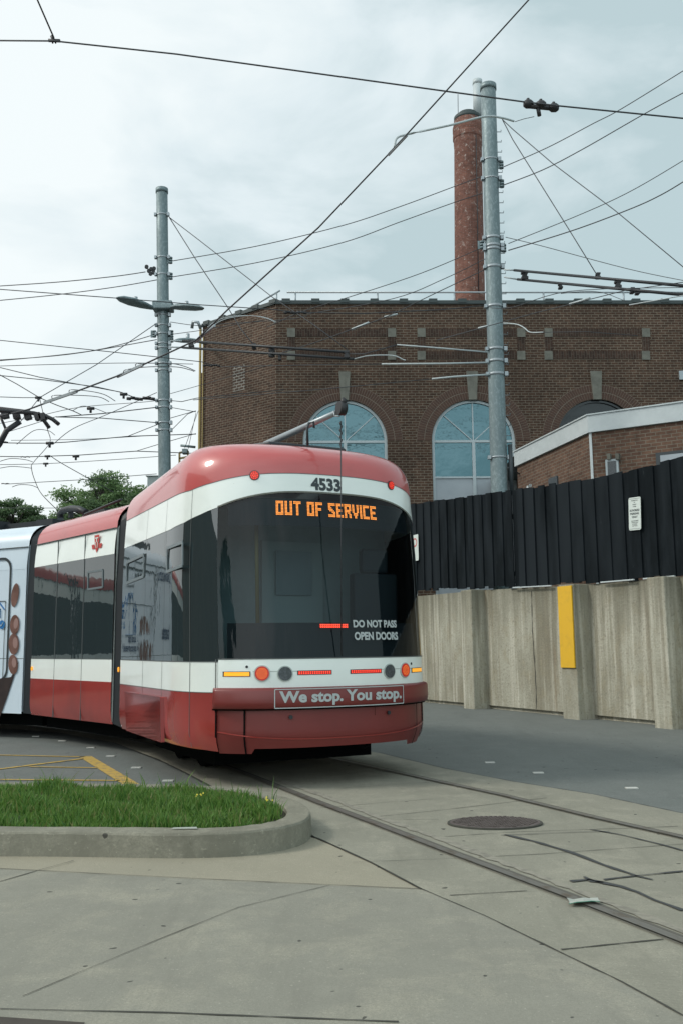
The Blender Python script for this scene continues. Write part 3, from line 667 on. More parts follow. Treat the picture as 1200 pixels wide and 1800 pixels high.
# equipment hatch on the skirt
a, b = side_pt(225,1216), side_pt(288,1225); c_, d = side_pt(290,1305), side_pt(228,1284)
mb = MB(); o3 = Vector((-.035,0,0)); vs = [a,b,c_,d]; vs2 = [v+o3 for v in vs]
mb.add(vs+vs2, [(4,5,6,7),(0,1,5,4),(1,2,6,5),(2,3,7,6),(3,0,4,7),(7,6,5,4)]); mb.build('skirt_hatch', M_['red'], rear, bevel=.008)
# side indicator
def blister(parent, p, r=.028, d=(-1,0,0), m='amber', nm='indicator_lamp'):
    return MB().disc(p, d, r, .015, 12, .6).build(nm, M_[m], parent)
blister(rear, side_pt(211,1177,.002)+Vector((0,.03,0)))
# lower rear skirt, inset below the bumper
rs = band('rear_skirt', u_of_l(-1.06), u_of_l(1.06), lambda s: .345 if s < .15 else .300, C_(.72), M_['bumper'], tram, 8, -.012)
mb = MB(); vstrip(mb, u_of_l(-.862), .30, .70, .016, .004); vstrip(mb, u_of_l(.885), .30, .70, .012, .004)
vstrip(mb, u_of_l(.33), .60, .69, .004, .004); vstrip(mb, u_of_l(-1.06), .44, .83, .014, .004)
mb.build('panel_seam', M_['under'], rs)
mb = MB(); hstrip(mb, u_of_l(-1.05), u_of_l(1.05), lambda s: .42+.2*min(s,.35), .010, .002); mb.build('crease', M_['red'], rs)
for l_ in (-.49, .49):
    u = u_of_l(l_); p = body(u, .615, -.002); q = body(u, .615, .02); MB().disc(p, q-p, .018, .012, 14).build('jack_point', M_['black'], rs)
# bumper
mb = MB(); u0, u1 = u_of_l(-1.075), u_of_l(1.10); rows = []
pr = [(-.03,.690),(.032,.690),(.048,.702),(.052,.75),(.050,.845),(.042,.862),(.02,.872),(-.03,.872)]
for off, z in pr:
    rows.append([body(u0+(u1-u0)*i/90, z, off*min(1, min(i, 90-i)/1.5+.35)) for i in range(91)])
mb.grid(rows, True)
bump_ = mb.build('bumper', M_['bumper'], tram)
mb = MB(); rows = []
for off, z in ((-.03,.675),(.022,.677),(.028,.690)): rows.append([body(u0+(u1-u0)*i/90, z, off) for i in range(91)])
mb.grid(rows, True).build('shadow_gap', M_['under'], bump_)
def map_text(s, l0, l1, z0, z1, off, m, parent, nm, bold=0., lean=0., spacing=1.):
    vs, fs = text_geo(s, 1., bold, spacing=spacing); xs = [v[0] for v in vs]; ys = [v[1] for v in vs]; x0, x1, y0, y1 = min(xs), max(xs), min(ys), max(ys)
    U0, U1 = u_of_l(l0), u_of_l(l1); mb = MB()
    mb.add([body(U0+(U1-U0)*(x-x0)/(x1-x0), z0+(z1-z0)*(y-y0)/(y1-y0), off) for x, y in vs], fs)
    return mb.build(nm, M_[m], parent)
map_text('We stop. You stop.', -.592, .60, .712, .842, .0555, 'silver', bump_, 'slogan_lettering', .038)
mb = MB()
for z in (.697, .858): hstrip(mb, u_of_l(-.628), u_of_l(.622), z, .008, .056)
for l_ in (-.628, .622): vstrip(mb, u_of_l(l_), .697, .858, .008, .056)
mb.build('slogan_border', M_['silver'], bump_)
map_text('4533', -.222, .092, 2.674, 2.797, .004, 'ink', rear, 'fleet_number', .045)
map_text('DO NOT PASS', .13, .625, 1.395, 1.465, .006, 'silver', ws, 'warning_lettering', .042)
map_text('OPEN DOORS', .135, .632, 1.280, 1.355, .006, 'silver', ws, 'warning_lettering', .042)
# led destination sign
FNT = {'O': ["######","######","##  ##","##  ##","##  ##","##  ##","##  ##","##  ##","######","######"],
 'U': ["##  ##"]*8+["######"]*2, 'T': ["######","######"]+["  ##  "]*8,
 'F': ["######","######","##    ","##    ","##### ","##### ","##    ","##    ","##    ","##    "],
 'E': ["######","######","##    ","##    ","##### ","##### ","##    ","##    ","######","######"],
 'S': ["######","######","##    ","###   ","####  "," #### ","   ###","    ##","######","######"],
 'R': ["######","######","##  ##","##  ##","######","##### ","## ## ","##  ##","##  ##","##  ##"],
 'V': ["##  ##"]*6+[" #### "," #### ","  ##  ","  ##  "], 'I': ["##"]*10, 'C': ["######","######"]+["##    "]*6+["######","######"]}
cols = []; x = 0; dots = []
for ch in 'OUT OF SERVICE':
    if ch == ' ': x += 4; continue
    g = FNT[ch]
    for r, row in enumerate(g):
        for c_, q in enumerate(row):
            if q == '#': dots.append((x+c_, r))
    x += len(g[0])+1
tot = x-1; U0, U1 = u_of_l(-.570), u_of_l(.475); mb = MB(); mbg = MB()
dp = (U1-U0)/tot; hz = .0135
for c_, r in dots:
    u = U0+(c_+.5)*dp; z = 2.552-r*hz; e_ = .36
    mb.add([body(u-dp*e_, z-hz*e_, .007), body(u+dp*e_, z-hz*e_, .007), body(u+dp*e_, z+hz*e_, .007), body(u-dp*e_, z+hz*e_, .007)], [(0,1,2,3)])
mb.build('destination_sign', M_['orangedot'], ws)
def led_bar(l0, l1, z, h, parent, m, nm, off, rim='under'):
    mb = MB(); U0, U1 = u_of_l(l0), u_of_l(l1); n = 12; r = []
    for k in range(25):
        a = 2*math.pi*k/24; cx = math.cos(a); uu = (U0+h/2 if cx < 0 else U1-h/2)+cx*h/2; r.append(body(uu, z+math.sin(a)*h/2, off))
    lo = [body(U0+(U1-U0)*i/n, z-h/2, off) for i in range(n+1)]; hi = [body(U0+(U1-U0)*i/n, z+h/2, off) for i in range(n+1)]
    o = MB().grid([lo, hi]).build(nm, M_[m], parent)
    return o
def dot_grid(l0, l1, z, rows_, n, parent, m, r, off, pitch):
    mb = MB(); U0, U1 = u_of_l(l0), u_of_l(l1)
    for j in range(rows_):
        for i in range(n):
            u = U0+(U1-U0)*(i+.5)/n; zz = z+(j-(rows_-1)/2)*pitch
            mb.add([body(u-r, zz-r, off), body(u+r, zz-r, off), body(u+r, zz+r, off), body(u-r, zz+r, off)], [(0,1,2,3)])
    return mb.build('led_dots', M_[m], parent)
dot_grid(-.205, .075, 1.41, 2, 15, ws, 'reddot', .007, .006, .019)
M_['barred'] = mat('dark red lamp lens', (.30, .015, .02), .25, emit=(.9,.02,.02), es=.10)
for l0, l1 in ((-.425,-.118),(.080,.400)):
    t = led_bar(l0-.008, l1+.008, .997, .040, tram, 'ink', 'brake_light', .0095); led_bar(l0, l1, .997, .030, t, 'barred', 'lamp_lens', .012); dot_grid(l0, l1, .997, 2, 15, t, 'reddot', .0048, .014, .014)
for l0, l1 in ((-1.005,-.825),(.810,1.00)):
    t = led_bar(l0-.010, l1+.008, .992, .046, tram, 'ink', 'marker_light', .0095); led_bar(l0, l1, .992, .034, t, 'amber', 'lamp_lens', .012)
M_['lampred'] = mat('red lamp lens', (.40, .015, .012), .3, emit=(1., .04, .02), es=.14)
def round_lamp(l, z, r, kind, nm, off=.01, base='ink'):
    u = u_of_l(l); p = body(u, z, off-.004); d = body(u, z, off+.05)-body(u, z, off)
    if kind != 'cap':
        o = MB().disc(p, d, r*1.16, .010, 28).build(nm, mat('lamp recess '+str(round(l,2)), (.42,.47,.44), .5) if kind != 'top' else M_[base], tram)
    mb = MB(); dd = d.normalized()
    mb.disc(p+dd*.010, d, r, .006, 28).build('lamp_lens', M_['lampred'] if kind != 'grey' else M_['lens'], o)
    if kind != 'grey':
        mb = MB(); x = dd.cross(Vector((0,0,1))).normalized(); y = x.cross(dd); rings = ((0,1),(.2,6),(.38,12),(.56,18),(.72,24)) if kind == 'tail' else ((0,1),(.38,6),(.76,10))
        for rr, n in rings:
            for k in range(n):
                a = 2*math.pi*k/n; mb.disc(p+dd*.0175+(x*math.cos(a)+y*math.sin(a))*r*rr, d, r*(.046 if kind == 'tail' else .10), 0, 6)
        mb.build('led_dots', M_['orangedot'] if kind == 'tail' else M_['reddot'], o)
for l in (-.728, .700): round_lamp(l, .997, .062, 'tail', 'tail_light')
for l in (-.540, .498): round_lamp(l, .992, .060, 'grey', 'reversing_light')
for l in (-.757, .715): round_lamp(l, 2.795, .040, 'top', 'top_marker_light', .004)
for l in (-.845, .80):
    u = u_of_l(l); p = body(u, 1.055, .006); MB().disc(p, body(u,1.055,.05)-p, .012, .006, 12).build('drain_hole', M_['black'], tram)
mb = MB(); hstrip(mb, u_of_l(-.80), u_of_l(-.43), 1.012, .008, .0092); hstrip(mb, u_of_l(.40), u_of_l(.80), 1.012, .008, .0092); mb.build('moulded_line', mat('moulding shade grey', (.45,.49,.46), .5), tram)
# underframe and wheels, coloured near black for the shade under the tram
mb = MB().box((-.84, 1.05, .12), (.84, 3.1, .42)).box((-.95,.40,.33),(.95,1.4,.42)); mb.build('underframe', M_['under'], tram)
for sx in (-.75, .75):
    for sy in (1.9, 2.7):
        MB().disc((sx*.85-.05, sy, .30), (1,0,0), .29, .10, 28).build('wheel', M_['under'], tram)
mb = MB().tube([(.30,.30,.31),(.36,.28,.285),(.42,.3,.31)], .016, 8); mb.build('coupler_hook', M_['under'], tram)

# roof gear : low fairing, trolley pole, hoop
mb = MB(); 
pts = [(-.62,1.05),(-.42,.72),(.42,.72),(.62,1.05),(.62,2.2),(-.62,2.2)]
mb.slab(pts, 3.12, 3.235); mb.build('roof_fairing', M_['black'], tram, bevel=.02)
mb = MB(); 
for l_ in (-.98,): mb.tube([(l_, 1.9, 3.12), (l_, 3.05, 3.06)], .022, 8)
mb.build('roof_rail', M_['black'], tram)
def centre_pt(px, py, l=0.):
    p = on_plane(px, py, n_v*(cT+l), n_v)-tram.location; return Vector((p.dot(n_v), p.dot(u_), p.z))
h_s = -.06; hp = Vector((-.02, h_s, 0)); 
def at_tram(px, py, s):   # intersect with the cross plane at s
    p = on_plane(px, py, u_*(7.68+s), u_)-tram.location; return Vector((p.dot(n_v), p.dot(u_), p.z))
tp = at_tram(594, 724, .05); tb = centre_pt(466, 782, -.05)
tb = Vector((tb.x, tb.y, max(tb.z, 3.25)))
pole = MB().tube([tb, tb.lerp(tp,.5), tp], [.038,.033,.026], 12).build('trolley_pole', M_['steel'], tram)
tip = at_tram(600, 718, -.02)
mb = MB().tube([tip+Vector((-.035,0,0)), tip+Vector((.035,0,0))], .065, 18).tube([tp, tip], .035, 10)
mb.tube([tip+Vector((0,0,.04)), tip+Vector((.03,-.03,.09))], .03, 8); mb.build('harp', M_['insul'], pole)
mb = MB()
for k in range(7):
    q = at_tram(599+(1.5 if k % 2 else -1.5), 742+k*6, -.04); q2 = at_tram(599, 747+k*6, -.04); mb.tube([q, q2], .009, 6)
mb.build('chain', M_['insul'], pole)
mb = MB().tube([at_tram(586,722,.05), at_tram(588,731,.05), at_tram(596,732,.0), at_tram(600,725,.0)], .007, 6).build('hook', M_['steel'], pole)
mb = MB().tube([at_tram(599,740,-.04), at_tram(599.5,950,-.10), at_tram(600,1152,-.06)], .0055, 6); mb.build('retriever_rope', M_['black'], pole)
hz0 = at_tram(541, 786, .55); 
mb = MB().tube([at_tram(541,783,.42), at_tram(540,752,.42), at_tram(543,744,.42), at_tram(551,741,.42), at_tram(552,752,.42)], .013, 8); mb.build('pole_hook', M_['black'], tram)

# ---- further sections of the same streetcar
def depth_at(px, y1, y2, dz):
    a, b = ray(px, y1), ray(px, y2); return dz/(a.z/a.y-b.z/b.y)
Y2a = depth_at(197, 930, 1203, 1.865); Y2b = depth_at(54, 962, 1197, 1.865)
p2a, p2b = at(196,1203,Y2a+.03), at(54,1197,Y2b)
h2 = math.atan2(-(p2b-p2a).x, (p2b-p2a).y)
L2 = (p2b-p2a).xy.length
h3 = math.radians(61); p3a = at(40,1200,p2b.y+.20); L3 = 4.6
def fwd(h): return Vector((-math.sin(h), math.cos(h), 0))
p4a = p3a+fwd(h3)*(L3+.35)+Vector((0,0,0)); h4 = math.radians(80); L4 = 4.0
tinv = lambda M: tram_inv @ M
tram_M = Matrix.Translation(tram.location) @ Matrix.Rotation(A_T, 4, 'Z'); tram_inv = tram_M.inverted()
PROF = [(0,.335),(0,.83),(0,1.10),(0,2.37),(.03,2.69)]
def roof_prof(): 
    r = []
    for j in range(9):
        a = j/8*math.pi/2; r.append((.03+.46*(1-max(0,math.cos(a))**.9), 2.69+.36*math.sin(a)**.9))
    return r
def section(p, h, L, seams, scheme='red', ads=False):
    M = tram_inv @ (Matrix.Translation((p.x, p.y, 0)) @ Matrix.Rotation(h, 4, 'Z'))
    WD = 2.5
    wm = M_['white'] if scheme == 'red' else M_['adw']
    def strips(prof, side):
        X = lambda x: x if side < 0 else WD-x
        n = max(2, int(L/.4))
        return [[(X(x), L*i/n, z) for i in range(n+1)] for x, z in prof]
    mb = MB()
    for sd_ in (-1, 1):
        for pf in (((0,.83),(0,.965),(0,1.10)), ((0,2.37),(.01,2.53),(.03,2.69))): mb.grid(strips(pf, sd_), True, flip=(sd_ < 0))
    pf_ = [(.02,.36),(WD-.02,.36),(WD-.04,2.68),(WD-.16,2.85),(WD-.45,2.98),(.45,2.98),(.16,2.85),(.04,2.68)]
    mb.add([(x,.02,z) for x,z in pf_], [tuple(range(8))]).add([(x,L-.02,z) for x,z in pf_], [tuple(range(8))])
    if scheme != 'red':
        mb.grid(strips(((.003,1.10),(0.003,1.7),(0.003,2.37)), -1), True, flip=True)
        mb.grid(strips(((0,.335),(0,.6),(0,.83)), -1), True, flip=True)
    b = mb.build('body_section', wm, tram, M)
    r = roof_prof(); mb = MB().grid(strips(r, -1), True, flip=True).grid(strips(r, 1), True)
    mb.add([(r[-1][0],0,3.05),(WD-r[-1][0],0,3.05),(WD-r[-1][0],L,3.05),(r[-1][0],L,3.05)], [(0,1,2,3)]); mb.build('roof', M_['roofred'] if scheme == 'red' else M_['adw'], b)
    mb = MB()
    if scheme == 'red': mb.grid(strips(((.03,.335),(.008,.42),(0,.5),(0,.83)), -1), True, flip=True)
    mb.grid(strips(((.03,.335),(.008,.42),(0,.5),(0,.83)), 1), True); mb.build('skirt', M_['red'], b)
    mb = MB()
    if scheme == 'red': mb.grid(strips(((.004,1.10),(.004,1.7),(.004,2.37)), -1), True, flip=True)
    mb.grid(strips(((.004,1.10),(.004,1.7),(.004,2.37)), 1), True); mb.build('side_window', M_['glass'], b)
    mb = MB()
    for y in seams: mb.box((-.0025, y-.004, .34), (0.01, y+.004, 2.69))
    mb.box((-.0025,0,1.096),(.01,L,1.104)); mb.box((.004,0,2.688),(.04,L,2.694)); mb.build('panel_seam', M_['seam'], b)
    MB().box((.30,-.1,.15),(WD-.30,L+.1,.45)).build('underframe', M_['under'], b)
    return b, M
def bellows(p0, h0, p1, h1, nm='bellows'):
    mb = MB(); n = 10; prof = [(0,.34),(0,1.1),(0,2.0),(.03,2.69)]+roof_prof()[1:]
    full = [(x, z) for x, z in prof]+[(2.5-x, z) for x, z in prof[::-1]]
    rows = []
    for k in range(n+1):
        t = k/n; p = p0.lerp(p1, t); h = h0+(h1-h0)*t; ins = .03+.035*(k % 2); row = []
        for x, z in full:
            xx = x+ins if x < 1.25 else x-ins; zz = z-(ins*.8 if z > 2.9 else 0)
            row.append(tram_inv @ Vector((p.x+math.cos(h)*xx, p.y+math.sin(h)*xx, zz)))
        rows.append(row)
    mb.grid(rows, False, flip=True); return mb.build(nm, M_['black'], tram)
end1 = tram_M @ Vector((-W0, S_END, 0)); 
sec2, M2 = section(p2a, h2, L2, [L2*.34, L2*.68])
bellows(end1, A_T, p2a, h2)
# end rings in red at the roof ends
sec3, M3 = section(p3a, h3, L3, [.9, 1.9, 3.0], 'ad')
bellows(p2a+fwd(h2)*L2, h2, p3a, h3)
sec4, M4 = section(p4a, h4, L4, [1.2, 2.6]); bellows(p3a+fwd(h3)*L3, h3, p4a, h4)
p5a = p4a+fwd(h4)*(L4+.35); h5 = math.radians(92); sec5, M5 = section(p5a, h5, 5.0, [1.2, 2.6, 3.8]); bellows(p4a+fwd(h4)*L4, h4, p5a, h5)
# sec 2 details
def sec_pt(px, py, p, h, M, off=0.):
    nn = Vector((math.cos(h), math.sin(h), 0)); q = on_plane(px, py, p-nn*off, nn); return (tram_M @ M).inverted() @ q
f2 = lambda px, py: sec_pt(px, py, p2a, h2, M2)
mb = MB(); a, b, c_, d = f2(155,1006), f2(181,1002), f2(181,1032), f2(155,1036)
for p, q in ((a,b),(b,c_),(c_,d),(d,a)): mb.obox(p, q, .025, .010, up=(1,0,.001))
mb.build('window_frame', M_['frame'], sec2)
blister(sec2, f2(55,1175)+Vector((-.002,-.05,0)))
# emblem : shield between two wings
def emb(name, polys, m, off):
    mb = MB()
    for P in polys: mb.poly([(-off, y, z) for y, z in P])
    mb.build(name, m, sec2)
cy, cz = f2(171,955).y, f2(171,955).z; K = .0088
def EP(P): return [(cy-x*K*1.6, cz+z*K) for x, z in P]
M_['embred'] = mat('emblem red', (.50,.05,.04), .4)
emb('emblem', [EP([(-5,12),(5,12),(3.5,-6),(0,-14),(-3.5,-6)]), EP([(-10,-1),(-4.6,-1),(-4.2,-7.5),(-9,-7.5)]), EP([(10,-1),(4.6,-1),(4.2,-7.5),(9,-7.5)])], M_['embred'], .003)
emb('emblem_letter', [EP([(-3.2,8.5),(3.2,8.5),(3.2,6.8),(-3.2,6.8)]), EP([(-.9,6.8),(.9,6.8),(.9,2),(-.9,2)]), EP([(-2.6,2.2),(-1.5,2.2),(-.8,-7),(-1.8,-6)]), EP([(2.6,2.2),(1.5,2.2),(.8,-7),(1.8,-6)])], M_['sign'], .006)
# roof gear on section 2
f2r = lambda px, py, off: sec_pt(px, py, p2a, h2, M2, -off)
mb = MB(); arc = [f2r(107,912,.6), f2r(106,903,.6), f2r(112,897,.6), f2r(124,894,.6), f2r(140,895,.6), f2r(152,901,.6)]
mb.tube(arc, .05, 8); mb.build('roof_cable', M_['black'], sec2)
mb = MB(); mb.obox(f2r(125,910,.65), f2r(125,898,.65), .06, .06, up=(0,1,0)); mb.box((.6, L2-.9, 3.01), (2.0, L2-.2, 3.16)); mb.box((.65,.1,3.01),(1.9,1.5,3.12)); mb.build('roof_equipment', M_['black'], sec2)
mb = MB().tube([f2r(150,904,.45), f2r(214,878,.45)], .018, 8).build('roof_rail', M_['black'], sec2)
# advert on section 3
f3 = lambda px, py: sec_pt(px, py, p3a, h3, M3)
def flat3(name, P, m, off=.004, parent=None): 
    return MB().poly([(-off, y, z) for y, z in P]).build(name, m, parent or sec3)
def zy(px, py): q = f3(px, py); return q.y, q.z
y_r, z_t = zy(22.5, 979); _, z_b = zy(22.5, 1199); y_l = y_r+1.55; rc = .16
def rrect(y0, y1, z0, z1, r, n=6):
    P = []
    for cyy, czz, a0 in ((y1-r,z1-r,0),(y0+r,z1-r,90),(y0+r,z0+r,180),(y1-r,z0+r,270)):
        for k in range(n+1): a = math.radians(a0+90*k/n); P.append((cyy+math.cos(a)*r, czz+math.sin(a)*r))
    return P
def ringpoly(mb, A, B, off): 
    n = len(A); mb.add([(-off,y,z) for y,z in A]+[(-off,y,z) for y,z in B], [(k,(k+1)%n,n+(k+1)%n,n+k) for k in range(n)])
mb = MB(); ringpoly(mb, rrect(y_r, y_l, z_b, z_t, .17), rrect(y_r+.035, y_l-.035, z_b+.035, z_t-.035, .15), .010); mb.build('advert_phone', M_['ink'], sec3)
yc_, zt2 = zy(12, 1056); _, zb2 = zy(12, 1161)
mb = MB(); ringpoly(mb, rrect(yc_, y_l-.14, zb2-.3, zt2, .02), rrect(yc_+.012, y_l-.152, zb2-.288, zt2-.012, .015), .011); mb.build('advert_card', M_['ink'], sec3)
ym = (y_r+y_l)/2
def text3(s, yc, z, hgt, m, nm, bold=.02):
    vs, fs = text_geo(s, 1., bold); k = hgt/.72
    MB().add([(-.012, yc-x*k, z+y*k) for x, y in vs], fs).build(nm, M_[m], sec3)
z_v = zy(10,1141)[1]; z_n = zy(3,1126)[1]; z_c = zy(4,1021)[1]
text3('Approved', y_r+.58-.0, z_v, .125, 'navy', 'advert_lettering'); text3('Loan', y_r+.62, z_n+.02, .12, 'navy', 'advert_lettering'); text3('Connect', y_r+.45, z_c, .07, 'ink', 'advert_lettering', .01)
text3('Connect', y_l+.75, zy(4,985)[1], .26, 'navy', 'advert_lettering'); text3('Rate', y_l+.85, zy(4,1110)[1], .26, 'navy', 'advert_lettering')
MB().disc((-.012, *zy(5,1098)), (-1,0,0), .062, .003, 24).build('advert_tick_badge', M_['blue'], sec3)
mb = MB(); a_, b_ = zy(5,1098); mb.obox((-.018,a_+.03,b_),(-.018,a_+.005,b_-.025),.004,.012,up=(1,0,.01)); mb.obox((-.018,a_+.008,b_-.025),(-.018,a_-.03,b_+.03),.004,.012,up=(1,0,.01)); mb.build('advert_tick', M_['sign'], sec3)
mb = MB(); hx, hzz = zy(10,1072); 
for P in (((hx,hzz),(hx+.32,hzz+.30)),((hx+.32,hzz+.30),(hx+.64,hzz)),((hx+.10,hzz+.02),(hx+.10,hzz-.12)),((hx+.54,hzz+.05),(hx+.54,hzz-.36)),((hx+.54,hzz-.36),(hx+.2,hzz-.36))):
    mb.obox((-.012,*P[0]),(-.012,*P[1]),.004,.03,up=(1,0,.01))
mb.build('advert_house', M_['blue'], sec3)
MB().disc((-.012, ym, z_t-.12), (-1,0,0), .05, .003, 20, 2.).build('advert_camera', M_['ink'], sec3)
def ell(px, py, rx, rz, tilt, m, off): 
    y, z = zy(px, py); P = []
    for k in range(20):
        a = 2*math.pi*k/20; ex, ez = rx*math.cos(a), rz*math.sin(a); P.append((y+ex*math.cos(tilt)-ez*math.sin(tilt), z+ex*math.sin(tilt)+ez*math.cos(tilt)))
    flat3('advert_hand', P, M_[m], off)
ell(28,1046,.075,.17,.15,'skin',.013); ell(27.5,1098,.095,.14,.0,'skin',.014); ell(26,1132,.105,.15,-.1,'skin',.015); ell(25,1168,.095,.14,-.2,'skin',.016)
ell(30,1096,.045,.075,.1,'nail',.017); ell(29,1130,.05,.08,-.1,'nail',.018); ell(27,1165,.045,.07,-.2,'nail',.019)
P = [zy(35,1162), zy(21,1190), zy(-20,1196), zy(-60,1230), zy(-60,1262), zy(1,1262), zy(14,1226)]
flat3('advert_hand', P, M_['dskin'], .0125)
ell(-75,1100,.13,.16,.1,'skin',.013); ell(-80,1150,.13,.2,.1,'skin',.014)
# roof gear and pantograph on section 3
mb = MB(); mb.box((.9,.5,3.01),(2.0,L3-.4,3.22)); mb.box((.6,1.5,3.01),(1.0,2.9,3.26)); mb.box((.7,.25,3.01),(1.5,.6,3.2)); mb.build('roof_equipment', M_['black'], sec3)
pg = MB(); 
e1_ = at(0,780,13.9); e2_ = at(36,741,13.9)
pan = MB().tube([at(-60,900,14.6), at(-38,830,14.4), e1_, at(12,757,13.9), e2_], .045, 8).tube([at(0,729,13.9), at(14,762,13.9)], .02, 6)
TI = tram_inv
for b in (pan,): b.v = [tuple(TI @ Vector(v)) for v in b.v]
pan = pan.build('pantograph', M_['black'], tram)
def tb_(mb): mb.v = [tuple(TI @ Vector(v)) for v in mb.v]; return mb
mb = MB().tube([at(-60,716,13.4), at(0,722,13.6), at(60,726,13.9), at(80,731,13.9), at(93,737,13.9), at(104,746,13.9)], .03, 8)
mb.tube([at(-50,712,14.4), at(0,718,14.3), at(50,724,14.2), at(72,731,14.2), at(87,752,14.2)], .03, 8)
for px in (8,28,48,66,74): mb.obox(at(px,720+px*.1,13.9), at(px+3,735+px*.05,13.9), .1, .09, up=(1,0,0))
tb_(mb).build('collector_head', M_['insul'], pan)

# ================================================================== RETAINING WALL, FENCE
P1, P2_, P3 = gr(833,1245), gr(1017,1262), gr(1181,1280)
dW = (P3-P1).xy.normalized(); dW = Vector((dW.x, dW.y, 0)); nW = Vector((-abs(dW.y), -abs(dW.x), 0))   # towards the camera side
nW = Vector((dW.y, -dW.x, 0)); 
if nW.x > 0: nW = -nW
PRO = .32
ang = math.atan2(dW.y, dW.x)
MW = Matrix.Translation((P1.x, P1.y, 0)) @ Matrix.Rotation(ang, 4, 'Z')      # local x runs towards the camera-right, local +y is away (check)
MWi = MW.inverted(); sy = 1 if (MWi.to_3x3() @ nW).y < 0 else -1       # back side direction in local y
def wl(px, py, yy):    # pixel -> local (x,z) on plane local y=yy
    nn = MW.to_3x3() @ Vector((0,1,0)); p = on_plane(px, py, MW @ Vector((0,yy,0)), nn); return MWi @ p
yb = sy*PRO
zl = lambda x: float(np.interp(x, [-9, 0, 3.0, 5.3, 14], [2.36, 2.31, 2.22, 2.20, 2.15]))
wall = empty('retaining_wall', (P1.x, P1.y, 0), ang); tag(wall, 'stained pale concrete retaining wall with square buttresses, below the black fence', 'wall')
x0, x1 = -9., 14.
mb = MB(); n = 46; rows = [[(x0+(x1-x0)*i/n, yb, .05+(zl(x0+(x1-x0)*i/n)-.05)*j/6) for i in range(n+1)] for j in range(7)]
rows.append([(x0+(x1-x0)*i/n, yb+sy*.35, zl(x0+(x1-x0)*i/n)) for i in range(n+1)]); rows.append([(x0+(x1-x0)*i/n, yb+sy*.35, 0) for i in range(n+1)])
rows.insert(0, [(x0+(x1-x0)*i/n, yb+sy*.06, .045) for i in range(n+1)]); rows.insert(0, [(x0+(x1-x0)*i/n, yb+sy*.06, -.05) for i in range(n+1)])
mb.grid(rows, False, flip=(sy < 0)); mb.build('wall_panel', M_['wall'], wall)
def wx(px, py): return wl(px, py, 0).x
butt = [(wx(833,1245)-.40, wx(833,1245)), (wx(1017,1262)-.42, wx(1017,1262)), (wx(1181,1280)-.36, wx(1181,1280)), (-3.6,-3.2), (7.9,8.3)]
for i, (a, b) in enumerate(butt):
    zt = (zl(a)+zl(b))/2+.004; mb = MB(); ys_ = sorted((0, yb+sy*.1)); mb.box((a, ys_[0], -.05), (b, ys_[1], zt)); mb.build('buttress', M_['wall'], wall, bevel=.02)
a, b = butt[1]; m_ = wl(1006,1028,0); m2 = wl(1006,1174,0)
ys_ = sorted((-sy*.004, -sy*.03)); MB().box((a+.03, ys_[0], m2.z), (b-.02, ys_[1], m_.z-.01)).build('marker_board', M_['yellow'], wall, bevel=.004)
xj = wl(936,1100,yb).x
mb = MB(); yj = sorted((yb-sy*.004, yb))
prev = None
rows = [[(xj-.012+.02*math.sin(z*3)+random.uniform(-.008,.008), yb-sy*.004, z), (xj+.006+.02*math.sin(z*3)+random.uniform(-.008,.008), yb-sy*.004, z)] for z in np.linspace(.06,2.2,30)]
mb.grid(rows, False, flip=(sy<0)); mb.build('wall_joint', M_['crack'], wall)
# raised land behind the wall
bk = [MW @ Vector((x0, yb+sy*.34, 0)), MW @ Vector((x1, yb+sy*.34, 0))]
S('upper_yard', MB().slab([(bk[0].x,bk[0].y),(bk[1].x,bk[1].y),(40,bk[1].y),(40,60),(bk[0].x,60)], 0, 2.0), M_['asph'])
# fence
yf = yb-sy*.02
ft = [(700,890),(727,886),(908,861),(1062,838),(1158,815),(1200,803),(1240,792)]; FTx = []; FTz = []
for p in ft: q = wl(*p, yf); FTx.append(q.x); FTz.append(q.z)
FTx += [FTx[-1]+8]; FTz += [FTz[-1]]
fb = [(734,1037),(908,1030),(1048,1023),(1200,1011)]; FBx = []; FBz = []
for p in fb: q = wl(*p, yf); FBx.append(q.x); FBz.append(q.z)
fence = empty('wooden_fence', (P1.x, P1.y, 0), ang); tag(fence, 'tall black fence of upright boards standing on the concrete wall', 'fence')
mb = MB(); x = -8.; k = 0
while x < 13:
    bwid = .172+random.uniform(-.01,.01); zt = float(np.interp(x, FTx, FTz))+random.uniform(-.015,.02); zb_ = float(np.interp(x, FBx, FBz))+random.uniform(-.04,.02)
    yy = yf-sy*(.0 if k % 2 else .028)+random.uniform(-.004,.004); y_s = sorted((yy, yy+sy*.022)); ln = random.uniform(-.004,.004)
    zt2_ = float(np.interp(x+bwid, FTx, FTz))
    mb.add([(x+.006,y_s[0],zb_),(x+bwid+(.05 if k%2 else .02),y_s[0],zb_),(x+bwid+(.05 if k%2 else .02),y_s[1],zb_),(x+.006,y_s[1],zb_),(x+.006+ln,y_s[0],zt),(x+bwid+ln+(.05 if k%2 else .02),y_s[0],zt+(zt2_-float(np.interp(x, FTx, FTz)))),(x+bwid+ln+(.05 if k%2 else .02),y_s[1],zt+(zt2_-float(np.interp(x, FTx, FTz)))),(x+.006+ln,y_s[1],zt)],
           [(0,3,2,1),(4,5,6,7),(0,1,5,4),(1,2,6,5),(2,3,7,6),(3,0,4,7)])
    x += bwid; k += 1
mb.build('boards', M_['wood'], fence)
mb = MB()
for dz in (.5, 1.6): 
    xs_ = np.linspace(-8, 13, 22)
    for i in range(21): 
        za, zc = float(np.interp(xs_[i], FTx, FTz))-dz, float(np.interp(xs_[i+1], FTx, FTz))-dz; mb.obox((xs_[i], yf+sy*.06, za), (xs_[i+1], yf+sy*.06, zc), .04, .09)
mb.build('rear_rail', M_['wood'], fence)
mb = MB()
